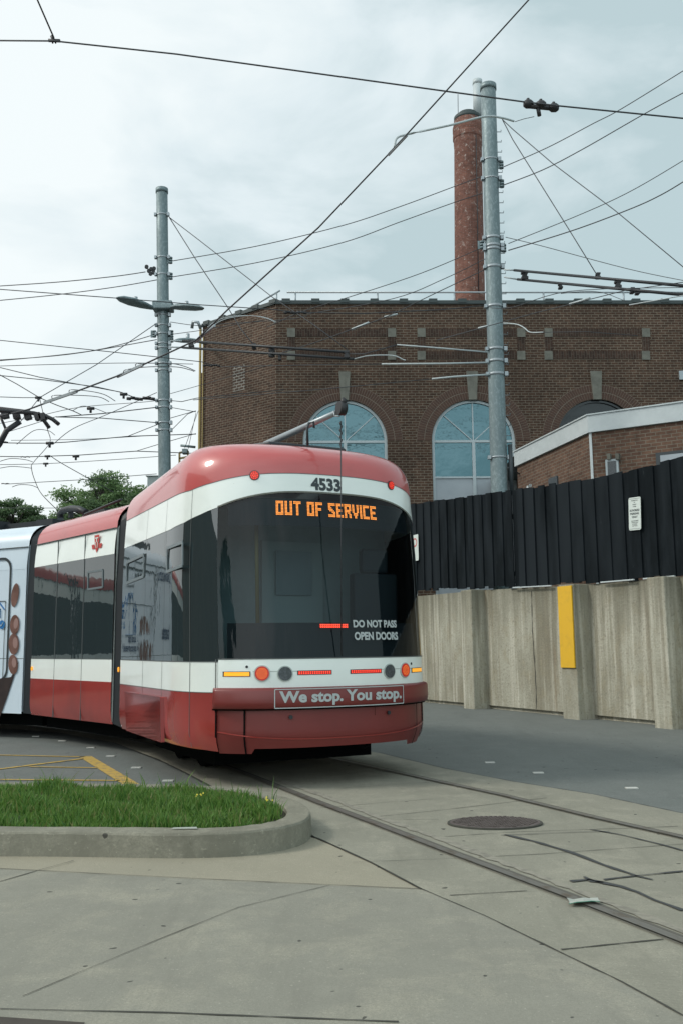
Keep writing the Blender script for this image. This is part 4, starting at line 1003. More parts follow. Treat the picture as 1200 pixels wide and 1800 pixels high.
for (x_, pa, pb) in ((0, 905, 972), (0, 1060, 1118), (0, 1135, 1190)):
    a = wl(pa,1028-(pa-905)*.03,yf); b = wl(pb,1027-(pb-905)*.035,yf); MB().obox((a.x, yf-sy*.055, zl(a.x)+.012), (b.x, yf-sy*.055, zl(b.x)+.012), .03, .02).build('sill_strip', M_['fascia'], fence)
# fence signs
def wall_sign(pxc, pyt, pyb, w_, label, tilt=0., yy=None):
    a = wl(pxc, pyt, yf-sy*.05); b = wl(pxc, pyb, yf-sy*.05); c = (a+b)/2; hh = a.z-b.z
    Msign = MW @ Matrix.Translation((c.x, c.y, c.z)) @ Matrix.Rotation(tilt, 4, 'Y')
    o = bpy.data.objects.new('sign', None); COL.objects.link(o); o.matrix_world = Msign; o.empty_display_size = .1
    P = []; r = .03
    for cx_, cz_, a0 in ((w_/2-r,hh/2-r,0),(-w_/2+r,hh/2-r,90),(-w_/2+r,-hh/2+r,180),(w_/2-r,-hh/2+r,270)):
        for k in range(5): t_ = math.radians(a0+90*k/4); P.append((cx_+math.cos(t_)*r, cz_+math.sin(t_)*r))
    n = len(P); mb = MB(); y0_, y1_ = -sy*.006, 0
    mb.add([(x,y1_,z) for x,z in P]+[(x,y0_,z) for x,z in P], [tuple(range(n)), tuple(range(2*n-1,n-1,-1))]+[(k,(k+1)%n,n+(k+1)%n,n+k) for k in range(n)])
    mb.build('plate', M_['sign'], o); tag(o, label, 'sign')
    return o, hh
def sign_text(o, s, z, hgt, m, maxw):
    vs, fs = text_geo(s, 1., .02); xs = [v[0] for v in vs]; wd = max(xs)-min(xs); kx = min(hgt/.72, maxw/wd)
    k = hgt/.72; MB().add([(x*kx*sy, -sy*.009, z+y*k) for x, y in vs], fs).build('lettering', M_[m], o)
o, hh = wall_sign(1115, 874, 932, .27, 'white vertical authorized parking only notice hanging on the black fence', .05)
for s_, f, hgt in (('PROPERTY OF','.40',.028),('THE','.34',.022),('TRANSIT','.28',.028),('SYSTEM','.22',.026),('AUTHORIZED','.10',.058),('PARKING','.0',.058),('ONLY','-.10',.058),('UNAUTHORIZED','-.22',.026),('VEHICLES WILL','-.27',.026),('BE TAGGED','-.32',.024),('AND TOWED','-.37',.024)):
    sign_text(o, s_, float(f)*hh, hgt*hh/.9*1.0, 'ink', .22)
mb = MB().box((-.115,-sy*.0085 if sy>0 else .007,hh*.455),(.115,-.007 if sy>0 else .0085,hh*.462)).box((-.115,-sy*.0085 if sy>0 else .007,-hh*.462),(.115,-.007 if sy>0 else .0085,-hh*.455)); mb.build('border', M_['ink'], o)
# sign beside the tram: on the fence, seen edge on behind the tram corner
o, hh = wall_sign(729, 940, 986, .30, 'white sign with red ring on the fence, half hidden by the tram corner', 0)
mb = MB(); n = 24
mb.add([(.0+math.cos(2*math.pi*k/n)*.10, -sy*.009, .12+math.sin(2*math.pi*k/n)*.10) for k in range(n)]+[(.0+math.cos(2*math.pi*k/n)*.07, -sy*.009, .12+math.sin(2*math.pi*k/n)*.07) for k in range(n)], [(k,(k+1)%n,n+(k+1)%n,n+k) for k in range(n)]); mb.build('red_ring', M_['embred'], o)

# ================================================================== MAIN BRICK BUILDING
B0 = at(485,530,30.0); ZB = B0.z
Br = gr(1200,530,ZB); Bl = gr(357,571,ZB)
dF = Vector((Br.x-B0.x, Br.y-B0.y, 0)); LF = dF.length; dF.normalize(); angF = math.atan2(dF.y, dF.x)
bld = empty('brick_building', (B0.x, B0.y, 0), angF); tag(bld, 'large dark brown brick building with arched windows and a railing on its flat roof', 'building')
MF = Matrix.Translation((B0.x, B0.y, 0)) @ Matrix.Rotation(angF, 4, 'Z'); MFi = MF.inverted(); nF = MF.to_3x3() @ Vector((0,1,0))
def fp(px, py, y=0.): return MFi @ on_plane(px, py, MF @ Vector((0,y,0)), nF)
LX = LF+9
arches = []
for cx_, xr in ((606.5, 678), (832, 903.5), (1052, 1124)):
    c0 = fp(cx_, 775); r = fp(xr, 775).x-c0.x; arches.append([c0.x, c0.z, r])
for a in arches: a[1] = arches[0][1]
ztop_arch = fp(606,703).z
r_ = ztop_arch-arches[0][1]
for a in arches: a[2] = r_
zsill = 2.6
# facade with arched holes: strips between, above
mb = MB(); n = 24
xs_ = [0.]
def quadf(x0, x1, z0, z1): mb.add([(x0,0,z0),(x1,0,z0),(x1,0,z1),(x0,0,z1)], [(0,1,2,3)])
zmax = ztop_arch+.3; px_ = 0.
for cx_, cz_, r in arches:
    quadf(px_, cx_-r, 0, zmax); quadf(cx_-r, cx_+r, 0, zsill)
    for k in range(n):
        a0, a1 = math.pi*(1-k/n), math.pi*(1-(k+1)/n)
        xa, za, xb, zb2_ = cx_+r*math.cos(a0), cz_+r*math.sin(a0), cx_+r*math.cos(a1), cz_+r*math.sin(a1)
        mb.add([(xa,0,za),(xb,0,zb2_),(xb,0,zmax),(xa,0,zmax)], [(0,1,2,3)])
        mb.add([(xa,0,za),(xa,.28,za),(xb,.28,zb2_),(xb,0,zb2_)], [(0,1,2,3)])
    for sx in (-1, 1): mb.add([(cx_+sx*r,0,zsill),(cx_+sx*r,.28,zsill),(cx_+sx*r,.28,cz_),(cx_+sx*r,0,cz_)], [(0,1,2,3) if sx > 0 else (3,2,1,0)])
    px_ = cx_+r
quadf(px_, LX, 0, zmax); quadf(0, LX, zmax, ZB)
_bl = MFi @ Vector((Bl.x, Bl.y, 0))
mb.add([(LX,0,0),(LX,14,0),(LX,14,ZB),(LX,0,ZB)], [(0,1,2,3)]); mb.add([(0,0,ZB),(LX,0,ZB),(LX,14,ZB),(_bl.x+4.5,9,ZB),(_bl.x,_bl.y,ZB)], [(0,1,2,3,4)])
mb.build('facade', M_['brick'], bld)
# chamfered side wall
Lc = (Bl-B0).xy.length; ac = math.atan2((Bl-B0).y, (Bl-B0).x)
Mc = MFi @ (Matrix.Translation((Bl.x, Bl.y, 0)) @ Matrix.Rotation(ac+math.pi, 4, 'Z'))
MB().add([(0,0,0),(Lc,0,0),(Lc,0,ZB),(0,0,ZB)], [(0,1,2,3)]).add([(0,0,0),(0,10,0),(0,10,ZB),(0,0,ZB)], [(3,2,1,0)]).build('side_wall', M_['brick'], bld, Mc)
mb = MB()   # older bricked up panel
MCw = MF @ Mc; nC = MCw.to_3x3() @ Vector((0,1,0))
def cp_(px, py): return MCw.inverted() @ on_plane(px, py, MCw @ Vector((0,0,0)), nC)
a, b = cp_(410,645), cp_(431,684); mb.box((a.x,-.006,b.z),(b.x,.0,a.z)).build('bricked_up_vent', M_['newbrick'], bld, Mc)
a, b = cp_(348,652), cp_(356,800); MB().box((-.35,.25,0),(-.02,1.2,a.z)).build('pilaster', M_['brick'], bld, Mc)
mb = MB().tube([(-.03,-.08,1), (-.03,-.08,ZB-.15)], .045, 8).tube([(.10,-.06,1),(.10,-.06,ZB-.5)], .02, 6); mb.build('gas_pipe', M_['pipe'], bld, Mc)
mb = MB().tube([(-.03,-.08,ZB-.15),(-.03,-.2,ZB+.05),(-.25,-.25,ZB+.1),(-.35,-.2,ZB-.1)], .06, 10).build('vent_elbow', M_['steel'], bld, Mc)
# coping with lapped tiles
mb = MB(); mb.box((-.06,-.07,ZB-.10),(LX,.35,ZB+.02)); x = .2
while x < LX: mb.box((x,-.09,ZB-.06),(x+.28,.36,ZB+.075)); x += .98
mb.build('coping', M_['coping'], bld)
mb = MB(); mb.box((0,-.07,ZB-.10),(Lc+.03,.35,ZB+.02)); x = .1
while x < Lc: mb.box((x,-.09,ZB-.06),(x+.28,.36,ZB+.075)); x += .8
mb.build('coping', M_['coping'], bld, Mc)
# roof railing
zR = fp(700,508).z
mb = MB().tube([(fp(504,508).x,.3,zR),(LX,.3,zR)], .03, 8)
for px in (519,664,800,958,1100): x = fp(px,510).x; mb.tube([(x,.3,ZB),(x,.3,zR)], .03, 6)
mb.build('railing', M_['steel'], bld)
mb = MB(); a = cp_(404,545); mb.tube([(Lc-2.0,.2,ZB+.05),(Lc+.0,.2,zR)], .03, 8); mb.tube([(Lc-.15,.2,ZB),(Lc-.15,.2,zR-.03)],.03,6); mb.build('railing', M_['steel'], bld, Mc)
# arch rings, keystones, windows
def ring_bricks(cx_, cz_, r0, r1, nb, y0_, down):
    mb = MB(); da = math.pi/nb
    for k in range(nb):
        a0, a1 = k*da+da*.07, (k+1)*da-da*.07
        P = [(cx_+r0*math.cos(a0), cz_+r0*math.sin(a0)), (cx_+r1*math.cos(a0), cz_+r1*math.sin(a0)), (cx_+r1*math.cos(a1), cz_+r1*math.sin(a1)), (cx_+r0*math.cos(a1), cz_+r0*math.sin(a1))]
        mb.add([(x,y0_,z) for x,z in P]+[(x,.005,z) for x,z in P], [(0,1,2,3),(0,4,5,1),(1,5,6,2),(2,6,7,3),(3,7,4,0)])
    for sx in (-1, 1):
        z = cz_-.02
        for k in range(down):
            xa, xb = sorted((cx_+sx*r0, cx_+sx*r1)); mb.add([(xa,y0_,z-.08),(xb,y0_,z-.08),(xb,y0_,z),(xa,y0_,z)], [(0,1,2,3)]); z -= .087
    return mb
for i, (cx_, cz_, r) in enumerate(arches):
    mo = MB(); n = 32
    P0 = [(cx_+(r+.005)*math.cos(math.pi*k/n), cz_+(r+.005)*math.sin(math.pi*k/n)) for k in range(n+1)]; P1_ = [(cx_+(r+.50)*math.cos(math.pi*k/n), cz_+(r+.50)*math.sin(math.pi*k/n)) for k in range(n+1)]
    mo.grid([[(x,-.004,z) for x,z in P0],[(x,-.004,z) for x,z in P1_]], False, True)
    ar = mo.build('arch_mortar', M_['mortar'], bld)
    ring_bricks(cx_, cz_, r+.01, r+.235, 56, -.010, 0).build('arch_bricks', M_['voussoir'], ar); ring_bricks(cx_, cz_, r+.255, r+.49, 66, -.010, 0).build('arch_bricks', M_['voussoir'], ar)
    kt = fp(603,654).z; kb = ztop_arch-.02
    mb = MB(); mb.add([(cx_-.13,-.07,kb),(cx_+.13,-.07,kb),(cx_+.19,-.07,kt),(cx_-.19,-.07,kt),(cx_-.13,.02,kb),(cx_+.13,.02,kb),(cx_+.19,.02,kt),(cx_-.19,.02,kt)], [(0,1,2,3),(0,4,5,1),(1,5,6,2),(2,6,7,3),(3,7,4,0)]); mb.build('keystone', M_['stone'], bld)
    yw = .14
    fr = MB(); n = 32
    for (ra, rb, y0_) in ((r-.09, r+.0, yw-.06),):
        A = [(cx_+ra*math.cos(math.pi*k/n), cz_+ra*math.sin(math.pi*k/n)) for k in range(n+1)]; B = [(cx_+rb*math.cos(math.pi*k/n), cz_+rb*math.sin(math.pi*k/n)) for k in range(n+1)]
        fr.grid([[(x,y0_,z) for x,z in A],[(x,y0_,z) for x,z in B]], False, True); fr.grid([[(x,y0_,z) for x,z in A],[(x,yw,z) for x,z in A]], False)
    for sx in (-1, 1): xa, xb = sorted((cx_+sx*(r-.09), cx_+sx*r)); fr.box((xa,yw-.06,zsill),(xb,yw,cz_))
    zt_ = fp(600,777).z; zr_ = fp(832,838).z; c_off = 0
    fr.box((cx_-r+.09, yw-.05, cz_-.05), (cx_+r-.09, yw, cz_+.03)); fr.box((cx_-.05,yw-.05,zsill),(cx_+.05,yw,cz_-.05)); fr.box((cx_-r+.09, yw-.045, zr_-.03), (cx_-.05, yw, zr_+.03)); fr.box((cx_+.05, yw-.045, zr_-.03), (cx_+r-.09, yw, zr_+.03))
    if i < 2:
        fr.box((cx_-.02,yw-.03,cz_+.03),(cx_+.02,yw,cz_+r-.09))
        for sx in (-1, 1): fr.obox((cx_+sx*.05,yw-.02,cz_+.03),(cx_+sx*(r-.1)*math.cos(math.radians(42)),yw-.02,cz_+(r-.1)*math.sin(math.radians(42))), .03, .035, up=(0,1,0))
    f = fr.build('arched_window', M_['wframe'] if i < 2 else M_['dglass'], bld)
    g = MB(); P = [(cx_+(r-.01)*math.cos(math.pi*k/n), cz_+(r-.01)*math.sin(math.pi*k/n)) for k in range(n+1)]
    if i < 2:
        g.poly([(x,yw+.0,z) for x,z in P]); g.add([(cx_-r+.01,yw,zr_),(cx_+r-.01,yw,zr_),(cx_+r-.01,yw,cz_),(cx_-r+.01,yw,cz_)], [(0,1,2,3)]); g.build('window_glass', M_['wglass'], f)
        MB().add([(cx_-r+.01,yw,zsill),(cx_+r-.01,yw,zsill),(cx_+r-.01,yw,zr_),(cx_-r+.01,yw,zr_)], [(0,1,2,3)]).build('lower_panel', M_['wpanel'], f)
    else:
        g.poly([(x,yw,z) for x,z in P]); g.add([(cx_-r+.01,yw,zsill),(cx_+r-.01,yw,zsill),(cx_+r-.01,yw,cz_),(cx_-r+.01,yw,cz_)], [(0,1,2,3)]); g.build('window_glass', M_['dglass'], f)
# stone corner squares and soldier courses
mb = MB(); ms = MB()
sq = []
for px in (512,688,740,915,963,1134):
    for py in (585,625):
        q = fp(px,py); MB().box((q.x-.135,-.03,q.z-.15),(q.x+.135,.01,q.z+.15)).build('stone_block', M_['stone'], bld); sq.append((px, q.x))
for a_, b_ in ((512,688),(740,915),(963,1134)):
    xa, xb = fp(a_,600).x, fp(b_,600).x
    for py in (585,625):
        z = fp(600,py).z; ms.box((xa+.137,-.012,z-.135),(xb-.137,.01,z+.135))
    for x in (xa, xb): ms.box((x-.13,-.012,fp(600,618).z),(x+.13,.01,fp(600,592).z))
ms.build('soldier_course', M_['soldier'], bld)
q = fp(1200,660); MB().box((q.x-.15,-.05,q.z-.15),(q.x+.05,.0,q.z+.15)).build('wall_box', M_['steel'], bld)

# ================================================================== LOW BRICK BUILDING
ZL = 6.6
La, Lb, Lc_ = gr(907,793,ZL), gr(1035,729,ZL), gr(1215,704,ZL)
low = empty('low_brick_building', (Lb.x, Lb.y, 0)); tag(low, 'low reddish brick building with a white fascia, in front of the taller building', 'building')
def low_wall(p, q, nm):
    d = q-p; L = d.xy.length; a = math.atan2(d.y, d.x); M = Matrix.Translation(-low.location) @ Matrix.Translation((p.x, p.y, 0)) @ Matrix.Rotation(a, 4, 'Z')
    fz = ZL-.44
    MB().add([(0,0,0),(L,0,0),(L,0,fz),(0,0,fz)], [(0,1,2,3)]).build('wall', M_['lowbrick'], low, M)
    MB().box((-.03,-.07,fz),(L+.03,.02,ZL-.02)).box((-.05,-.10,ZL-.03),(L+.05,.3,ZL)).build('fascia', M_['fascia'], low, M)
    return M, L
Ma, LLa = low_wall(La, Lb, 'left'); dd_ = (Lc_-Lb).normalized(); Mb, LLb = low_wall(Lb, Lc_+dd_*6, 'right')
MB().poly([(v.x-low.location.x, v.y-low.location.y, ZL-.05) for v in (La, Lb, Lc_+dd_*6, Lc_+dd_*6+Vector((0,8,0)), La+Vector((0,6,0)))]).build('roof', M_['coping'], low)
MB().box((-.03,-.02,0),(.03,.0,ZL-.44)).build('corner_joint', M_['fascia'], low, Mb)
def lb(px, py, M=None):
    M = M or Mb; Mw = Matrix.Translation(low.location) @ M; return Mw.inverted() @ on_plane(px, py, Mw @ Vector((0,0,0)), Mw.to_3x3() @ Vector((0,1,0)))
a, b = lb(1064,809), lb(1088,836)
v = MB().box((a.x,-.06,b.z-.4),(b.x,-.0,a.z)).build('wall_vent', M_['wframe'], low, Mb)
MB().box((a.x+.05,-.07,b.z-.35),(b.x-.05,-.055,a.z-.05)).build('louvre', M_['lens'], v)
mb = MB()
for px in (1071,1086): q = lb(px,803); mb.box((q.x-.04,-.12,q.z-.08),(q.x+.04,0,q.z+.06))
mb.build('pipe_stub', M_['stone'], low, Mb)
a, b = lb(1152,797), lb(1300,830); wf = MB().box((a.x,-.05,b.z-.6),(b.x+2,.0,a.z)).build('window', M_['ink'], low, Mb); MB().box((a.x+.1,-.06,b.z-.5),(b.x+2,-.05,a.z-.07)).build('pane', M_['wpanel'], wf)
a, b = lb(965,842,Ma), lb(981,858,Ma); MB().box((a.x,-.04,b.z-.3),(b.x,.0,a.z)).build('wall_vent', M_['lens'], low, Ma)
q = lb(940,857,Ma); mb = MB().tube([(q.x-.1,-.2,q.z-.2),(q.x,-.2,q.z+.03),(q.x+.12,-.2,q.z+.03)], .05, 8).build('flood_lamp', M_['fascia'], low, Ma)
mb = MB(); q = lb(912,833,Ma); mb.tube([(q.x,0,q.z),(q.x+.1,-.4,q.z+.15)], .02, 6).build('wall_arm', M_['ink'], low, Ma)

# ================================================================== CHIMNEY
YC = 44.
cb = at(825,525,YC); ct = at(822,206,YC); ch = empty('chimney_stack', (cb.x, cb.y, 0)); tag(ch, 'tall round red brick chimney with flaking white paint and a steel flue, behind the building', 'chimney')
R0 = (at(852,525,YC)-at(799,525,YC)).x/2; R1 = (at(846,260,YC)-at(800,260,YC)).x/2; zt_ = ct.z; nseg = 40; R1 *= 1.05; ch.rotation_euler = (0, math.radians(1.0), 0); ch.location.x -= cb.z*math.tan(math.radians(1.0))
prof = [(R0*1.15,0),(R0,cb.z),(R1,at(822,262,YC).z),(R1*1.03,at(822,255,YC).z),(R1*1.03,at(822,248,YC).z),(R1*1.09,at(822,246,YC).z),(R1*1.09,at(822,239,YC).z),(R1*1.06,at(822,237,YC).z),(R1*1.10,at(822,233,YC).z),(R1*1.10,at(822,226,YC).z),(R1*1.05,at(822,222,YC).z),(R1*.98,at(822,212,YC).z)]
mb = MB(); rows = [[(r*math.cos(2*math.pi*k/nseg), r*math.sin(2*math.pi*k/nseg), z) for k in range(nseg+1)] for r, z in prof]; mb.grid(rows, True); o = mb.build('brick_shaft', M_['chimney'], ch)
for p in o.data.polygons: p.use_smooth = False
zc0, zc1 = at(822,214,YC).z, at(822,204,YC).z
mb = MB(); r = R1*1.0; mb.tube([(0,0,zc0),(0,0,zc1-.1)], r, 32).tube([(0,0,zc1-.1),(0,0,zc1+.1)], r*.7, 24); mb.build('cap', M_['coping'], ch)
q = at(833,200,YC)-Vector((cb.x,cb.y,0)); zf = at(833,141,YC).z; rf = (at(841,170,YC)-at(825,170,YC)).x/2
mb = MB().tube([(q.x,0,zc1),(q.x,0,zf)], rf, 20).tube([(q.x,0,zf-.25),(q.x,0,zf)], rf*1.06, 20); mb.build('steel_flue', M_['rod'], ch)
q = at(797,168,YC)-Vector((cb.x,cb.y,0)); mb = MB().tube([(q.x,-.1,at(797,240,YC).z),(q.x,-.1,at(797,168,YC).z)], .018, 6).tube([(R1*.45,-R1*.93,zc0),(R0*.45,-R0*.93,cb.z)], .02, 6); mb.build('lightning_rod', M_['wire'], ch)

# ================================================================== POLES
def pole(name_y, top, bot, wt, wb, label, Y, z0):
    a, b = at(*top, Y), at(*bot, Y); d = (a-b); t0 = (z0-b.z)/d.z; base = b+d*t0
    o = empty('utility_pole', tuple(base)); rt = wt/F_PX*Y/2*1.0; rb = wb/F_PX*Y/2
    P = [base.lerp(a, k/10)-base for k in range(11)]; rr = [rb+(rt-rb)*k/10 for k in range(11)]
    MB().tube(P, rr, 28).build('shaft', M_['galv'], o); MB().tube([a-base-d.normalized()*.13, a-base], rt*1.10, 28).build('cap', M_['galv'], o)
    tag(o, label, 'utility pole', 'galvanised steel poles')
    def at_h(py): # point on the axis at that pixel row
        t = (py-top[1])/(bot[1]-top[1]); return at(top[0]+(bot[0]-top[0])*t, py, Y), wt/F_PX*Y/2+(wb-wt)/F_PX*Y/2*max(0,min(1,t))
    def bandat(py, th=.05, m='steel'):
        c, r = at_h(py); c = c-base; dn = d.normalized(); mb = MB().tube([c-dn*th/2, c+dn*th/2], r*1.04, 28)
        mb.box((c.x+r*.95, c.y-.12, c.z-.05), (c.x+r*1.35, c.y-.02, c.z+.05)); mb.box((c.x-r*1.3, c.y-.12, c.z-.04), (c.x-r*.95, c.y-.02, c.z+.04)); mb.build('clamp_band', M_[m], o)
    return o, base, at_h, bandat
YR, YL = 21.0, 25.0
pr_, baseR, hR, bR = pole(0, (857,150), (877,868), 28, 31, 'tall galvanised steel pole in front of the chimney, behind the black fence', YR, 2.0)
pl_, baseL, hL, bL = pole(0, (285,332), (290,840), 21, 23, 'galvanised steel pole with twin lamp heads, rising behind the tram on the left', YL, 0.)
for py in (283,316,420,434,440,471,540,615,636,659,805): bR(py, .04 if py in (283,316,805) else .07)
for py in (379,454,484,555,573,588,605,613,640,652,705,717,744,757): bL(py, .045)
mb = MB()
for i in range(32):
    py = 232+i*17.8
    if py > 800: break
    c, r = hR(py); c = c-baseR; x = c.x+r
    mb.tube([(x-.01,c.y,c.z),(x+.10,c.y,c.z),(x+.10,c.y,c.z+.05)], .010, 5)
mb.build('step_peg', M_['steel'], pr_)
c, r = hR(810); c = c-baseR; MB().tube([(c.x+r+.06,c.y-.1,c.z-1.0+.2),(c.x+r+.06,c.y-.1,c.z+.35)], .05, 8).build('conduit', M_['ink'], pr_)
# insulators stacked on the poles
def spool(o, base, hf, pys, side=1):
    mb = MB()
    for py in pys:
        c, r = hf(py); c = c-base; x = c.x+side*(r+.07)
        mb.tube([(x,c.y-.05,c.z-.09),(x,c.y-.05,c.z-.05)], .055, 10).tube([(x,c.y-.05,c.z-.02),(x,c.y-.05,c.z+.02)], .055, 10).tube([(x,c.y-.05,c.z+.05),(x,c.y-.05,c.z+.09)], .055, 10); mb.box((x-.1,c.y-.06,c.z-.1),(x-.0,c.y-.04,c.z+.1))
    mb.build('spool_insulator', M_['galv'], o)
spool(pr_, baseR, hR, (292,325,438)); spool(pr_, baseR, hR, (432,), -1); spool(pl_, baseL, hL, (459,487,588,597)); spool(pl_, baseL, hL, (588,), -1)
mb = MB()
for dx, dy in ((258,470),(266,474),(262,477),(271,473),(270,480),(265,482)): p = at(dx,dy,YL)-baseL; mb.disc(p+Vector((0,.0,0)), (.3,-1,.1), .055, .06, 12)
mb.build('junction_insulators', M_['insul'], pl_)
# lamp heads on the left pole
def lamp_head(p0, p1, label):
    p0, p1 = Vector(p0), Vector(p1); d = p1-p0; L = d.length; a = d.normalized(); side = a.cross(Vector((0,0,1))).normalized()
    o = MB(); rows = []
    for t, w_, h_ in ((0,.05,.05),(.08,.10,.08),(.3,.19,.11),(.6,.24,.12),(.85,.19,.09),(.97,.08,.035),(1,.02,.01)):
        c = p0+d*t; rows.append([c+side*w_*math.cos(2*math.pi*k/12)+Vector((0,0,1))*h_*math.sin(2*math.pi*k/12)*(.9 if math.sin(2*math.pi*k/12) > 0 else .5) for k in range(13)])
    o.grid(rows, True); return o
hub = hL(538)[0]
for a_, b_, nm in (((272,543),(205,523),'l'),((300,541),(358,541),'r')):
    p0, p1 = at(*a_, YL-.2), at(*b_, YL-.9); lh = lamp_head(p0-baseL, p1-baseL, '').build('lamp_head', M_['galv'], pl_)
    m_ = (p0+p1)/2-baseL; MB().tube([m_+Vector((0,0,.05)), m_+Vector((0,0,.18))], .05, 10).build('photocell', M_['steel'], lh)
c, r = hL(543); c = c-baseL; MB().box((c.x-.25,c.y-.32,c.z-.10),(c.x+.30,c.y+.1,c.z+.14)).build('lamp_bracket', M_['galv'], pl_, bevel=.03)
# third lamp head beside the beams, on an arm
p0 = at(352,601,30.6); p1 = at(308,598,29.2); q_ = at(362,604,32.0); o = empty('street_lamp', tuple(q_)); tag(o, 'small grey lamp head with a photocell, at the corner of the brick building', 'lamp')
lhb = lamp_head(p0-o.location, p1-o.location, ''); lhb.build('lamp_head', M_['galv'], o); MB().tube([p0-o.location, (0,0,0)], .05, 8).build('arm', M_['galv'], o); m_ = (p0+p1)/2-o.location; MB().tube([m_, m_+Vector((0,0,.25))], .06, 8).build('photocell', M_['steel'], o)

# ================================================================== OVERHEAD LINE
def catm(P, n=6):
    if len(P) < 3: return P
    r = []
    for i in range(len(P)-1):
        p0, p1, p2, p3 = P[max(i-1,0)], P[i], P[i+1], P[min(i+2,len(P)-1)]
        for k in range(n):
            t = k/n; r.append(.5*((2*p1)+(-p0+p2)*t+(2*p0-5*p1+4*p2-p3)*t*t+(-p0+3*p1-3*p2+p3)*t*t*t))
    r.append(P[-1]); return r
def wire(pts, label, w_px=1.6, Y=None, Y2=None, m='wire', cat='wire', nm='overhead_wire', curve=True, grp='overhead wires', z=None):
    P = []
    for i, p in enumerate(pts):
        if z is not None: P.append(gr(p[0], p[1], z))
        elif len(p) == 3: P.append(at(*p))
        else:
            x0, x1 = pts[0][0], pts[-1][0]; t = (p[0]-x0)/(x1-x0) if x1 != x0 else i/(len(pts)-1); Ya = Y; Yb = Y2 or Y
            iy = 1/(1/Ya+(1/Yb-1/Ya)*t); P.append(at(p[0], p[1], iy))
    Q = catm(P) if curve and len(P) > 2 else P
    c = Q[len(Q)//2].copy(); rs = [w_px/2*(q.y)/F_PX for q in Q]
    o = MB().tube([q-c for q in Q], rs, 6).build(nm, M_[m]); o.location = c
    tag(o, label, cat, grp); return o, c
def clamp(parent, c, px, py, Y, kind=0, s=1.):
    p = at(px, py, Y)-c; k = Y/F_PX*s; mb = MB()
    if kind == 0:   # three lobed feeder insulator
        for dx, dy in ((-24,-4),(0,-2),(24,4)):
            mb.tube([p+Vector((dx*k-9*k,0,-dy*k)), p+Vector((dx*k-4*k,0,-dy*k)), p+Vector((dx*k+4*k,0,-dy*k)), p+Vector((dx*k+9*k,0,-dy*k))], [5*k,8.5*k,8.5*k,5*k], 10)
            mb.tube([p+Vector((dx*k,0,-dy*k+6*k)), p+Vector((dx*k,0,-dy*k+11*k))], 3*k, 8)
        mb.tube([p+Vector((-26*k,0,0)), p+Vector((26*k,0,-6*k))], 4.5*k, 8); mb.tube([p+Vector((-6*k,0,-4*k)), p+Vector((-4*k,0,-20*k))], 4*k, 8)
    elif kind == 1: # Y shaped hanger
        mb.tube([p+Vector((-11*k,0,0)), p+Vector((11*k,0,-1*k))], 3.2*k, 8); mb.tube([p+Vector((-6*k,0,9*k)), p], 3*k, 6); mb.tube([p+Vector((0,0,0)), p+Vector((3*k,0,-6*k))], 1.6*k, 6); mb.tube([p+Vector((-3*k,0,0)), p+Vector((-3*k,0,-6*k))], 1.6*k, 6)
    elif kind == 2: # little hanger
        mb.tube([p+Vector((-4*k,0,0)), p+Vector((4*k,0,0))], 1.8*k, 6); mb.tube([p, p+Vector((0,0,-5*k))], 1.4*k, 6)
    elif kind == 3: # black rough link chain
        for i in range(7): q = p+Vector(((i-3)*8*k,0,(math.sin(i*1.7))*1.5*k)); mb.tube([q-Vector((4*k,0,0)), q+Vector((4*k,0,-1*k))], 3.3*k, 7)
    return mb.build('wire_fitting', M_['insul'], parent)
# the nearest span wire across the top
o, c = wire([(-40,71),(95,72),(310,95),(780,160),(920,179),(980,186),(1250,213)], 'thick span wire crossing the whole top of the view with a black insulator at right', 3., 7.6, 6.6, curve=False)
clamp(o, c, 950, 186, 6.85); clamp(o, c, 96, 71, 7.5, 1)
o, c = wire([(62,-10),(95,66)], 'short stranded wire dropping from the top left corner to the span wire', 3.4, 6.9, 7.5, curve=False)
# contact wire over the track
o, c = wire([(960,-36),(928,0),(700,252),(560,400),(400,545),(345,598),(220,656),(50,720),(-60,745)], 'long diagonal contact wire running from the top right down to the pantograph at left', 3.0, z=4.72, curve=False)
def section_ins(px0, py0, px1, py1, lbl, arms, zz=4.72):
    p0, p1 = gr(px0,py0,zz), gr(px1,py1,zz); c = (p0+p1)/2; o = empty('pull_off_arm', tuple(c)); tag(o, lbl, 'pull-off arm', 'pull-off arms on the contact wire')
    k = c.y/F_PX; MB().obox(p0-c, p1-c, 3*k, 5*k).build('clamp_plate', M_['steel'], o)
    for (pts, wpx, m) in arms:
        P = [at(a_, b_, yy)-c for a_, b_, yy in pts]; MB().tube(catm(P), wpx/2*c.y/F_PX, 7).build('curved_rod', M_[m], o)
yw_ = gr(700,252,4.72).y
section_ins(682,272,715,237,'pale clamp and long rod reaching from the contact wire past the tall pole', [([(693,258,yw_),(697,243,yw_),(716,236,yw_),(790,220,yw_),(850,205,yw_+.1),(880,207,yw_+.2),(902,213,yw_+.3)], 4.2, 'rod')])
o, c = wire([(904,214),(920,209),(938,205)], 'short thin tie from the rod tip to the insulator under the span wire', 1.2, 6.9, 6.85, curve=False)
ya = gr(355,590,4.72).y
section_ins(342,602,378,572,'pale clamp with two white curved rods in front of the building corner', [([(352,592,ya),(372,574,ya),(400,560,ya),(440,555,ya),(470,560,ya),(484,567,ya)], 1.2, 'rod'),([(365,575,ya),(385,562,ya),(420,555,ya),(462,557,ya),(486,566,ya)], 1.2, 'rod')])
yb2 = gr(232,650,4.72).y
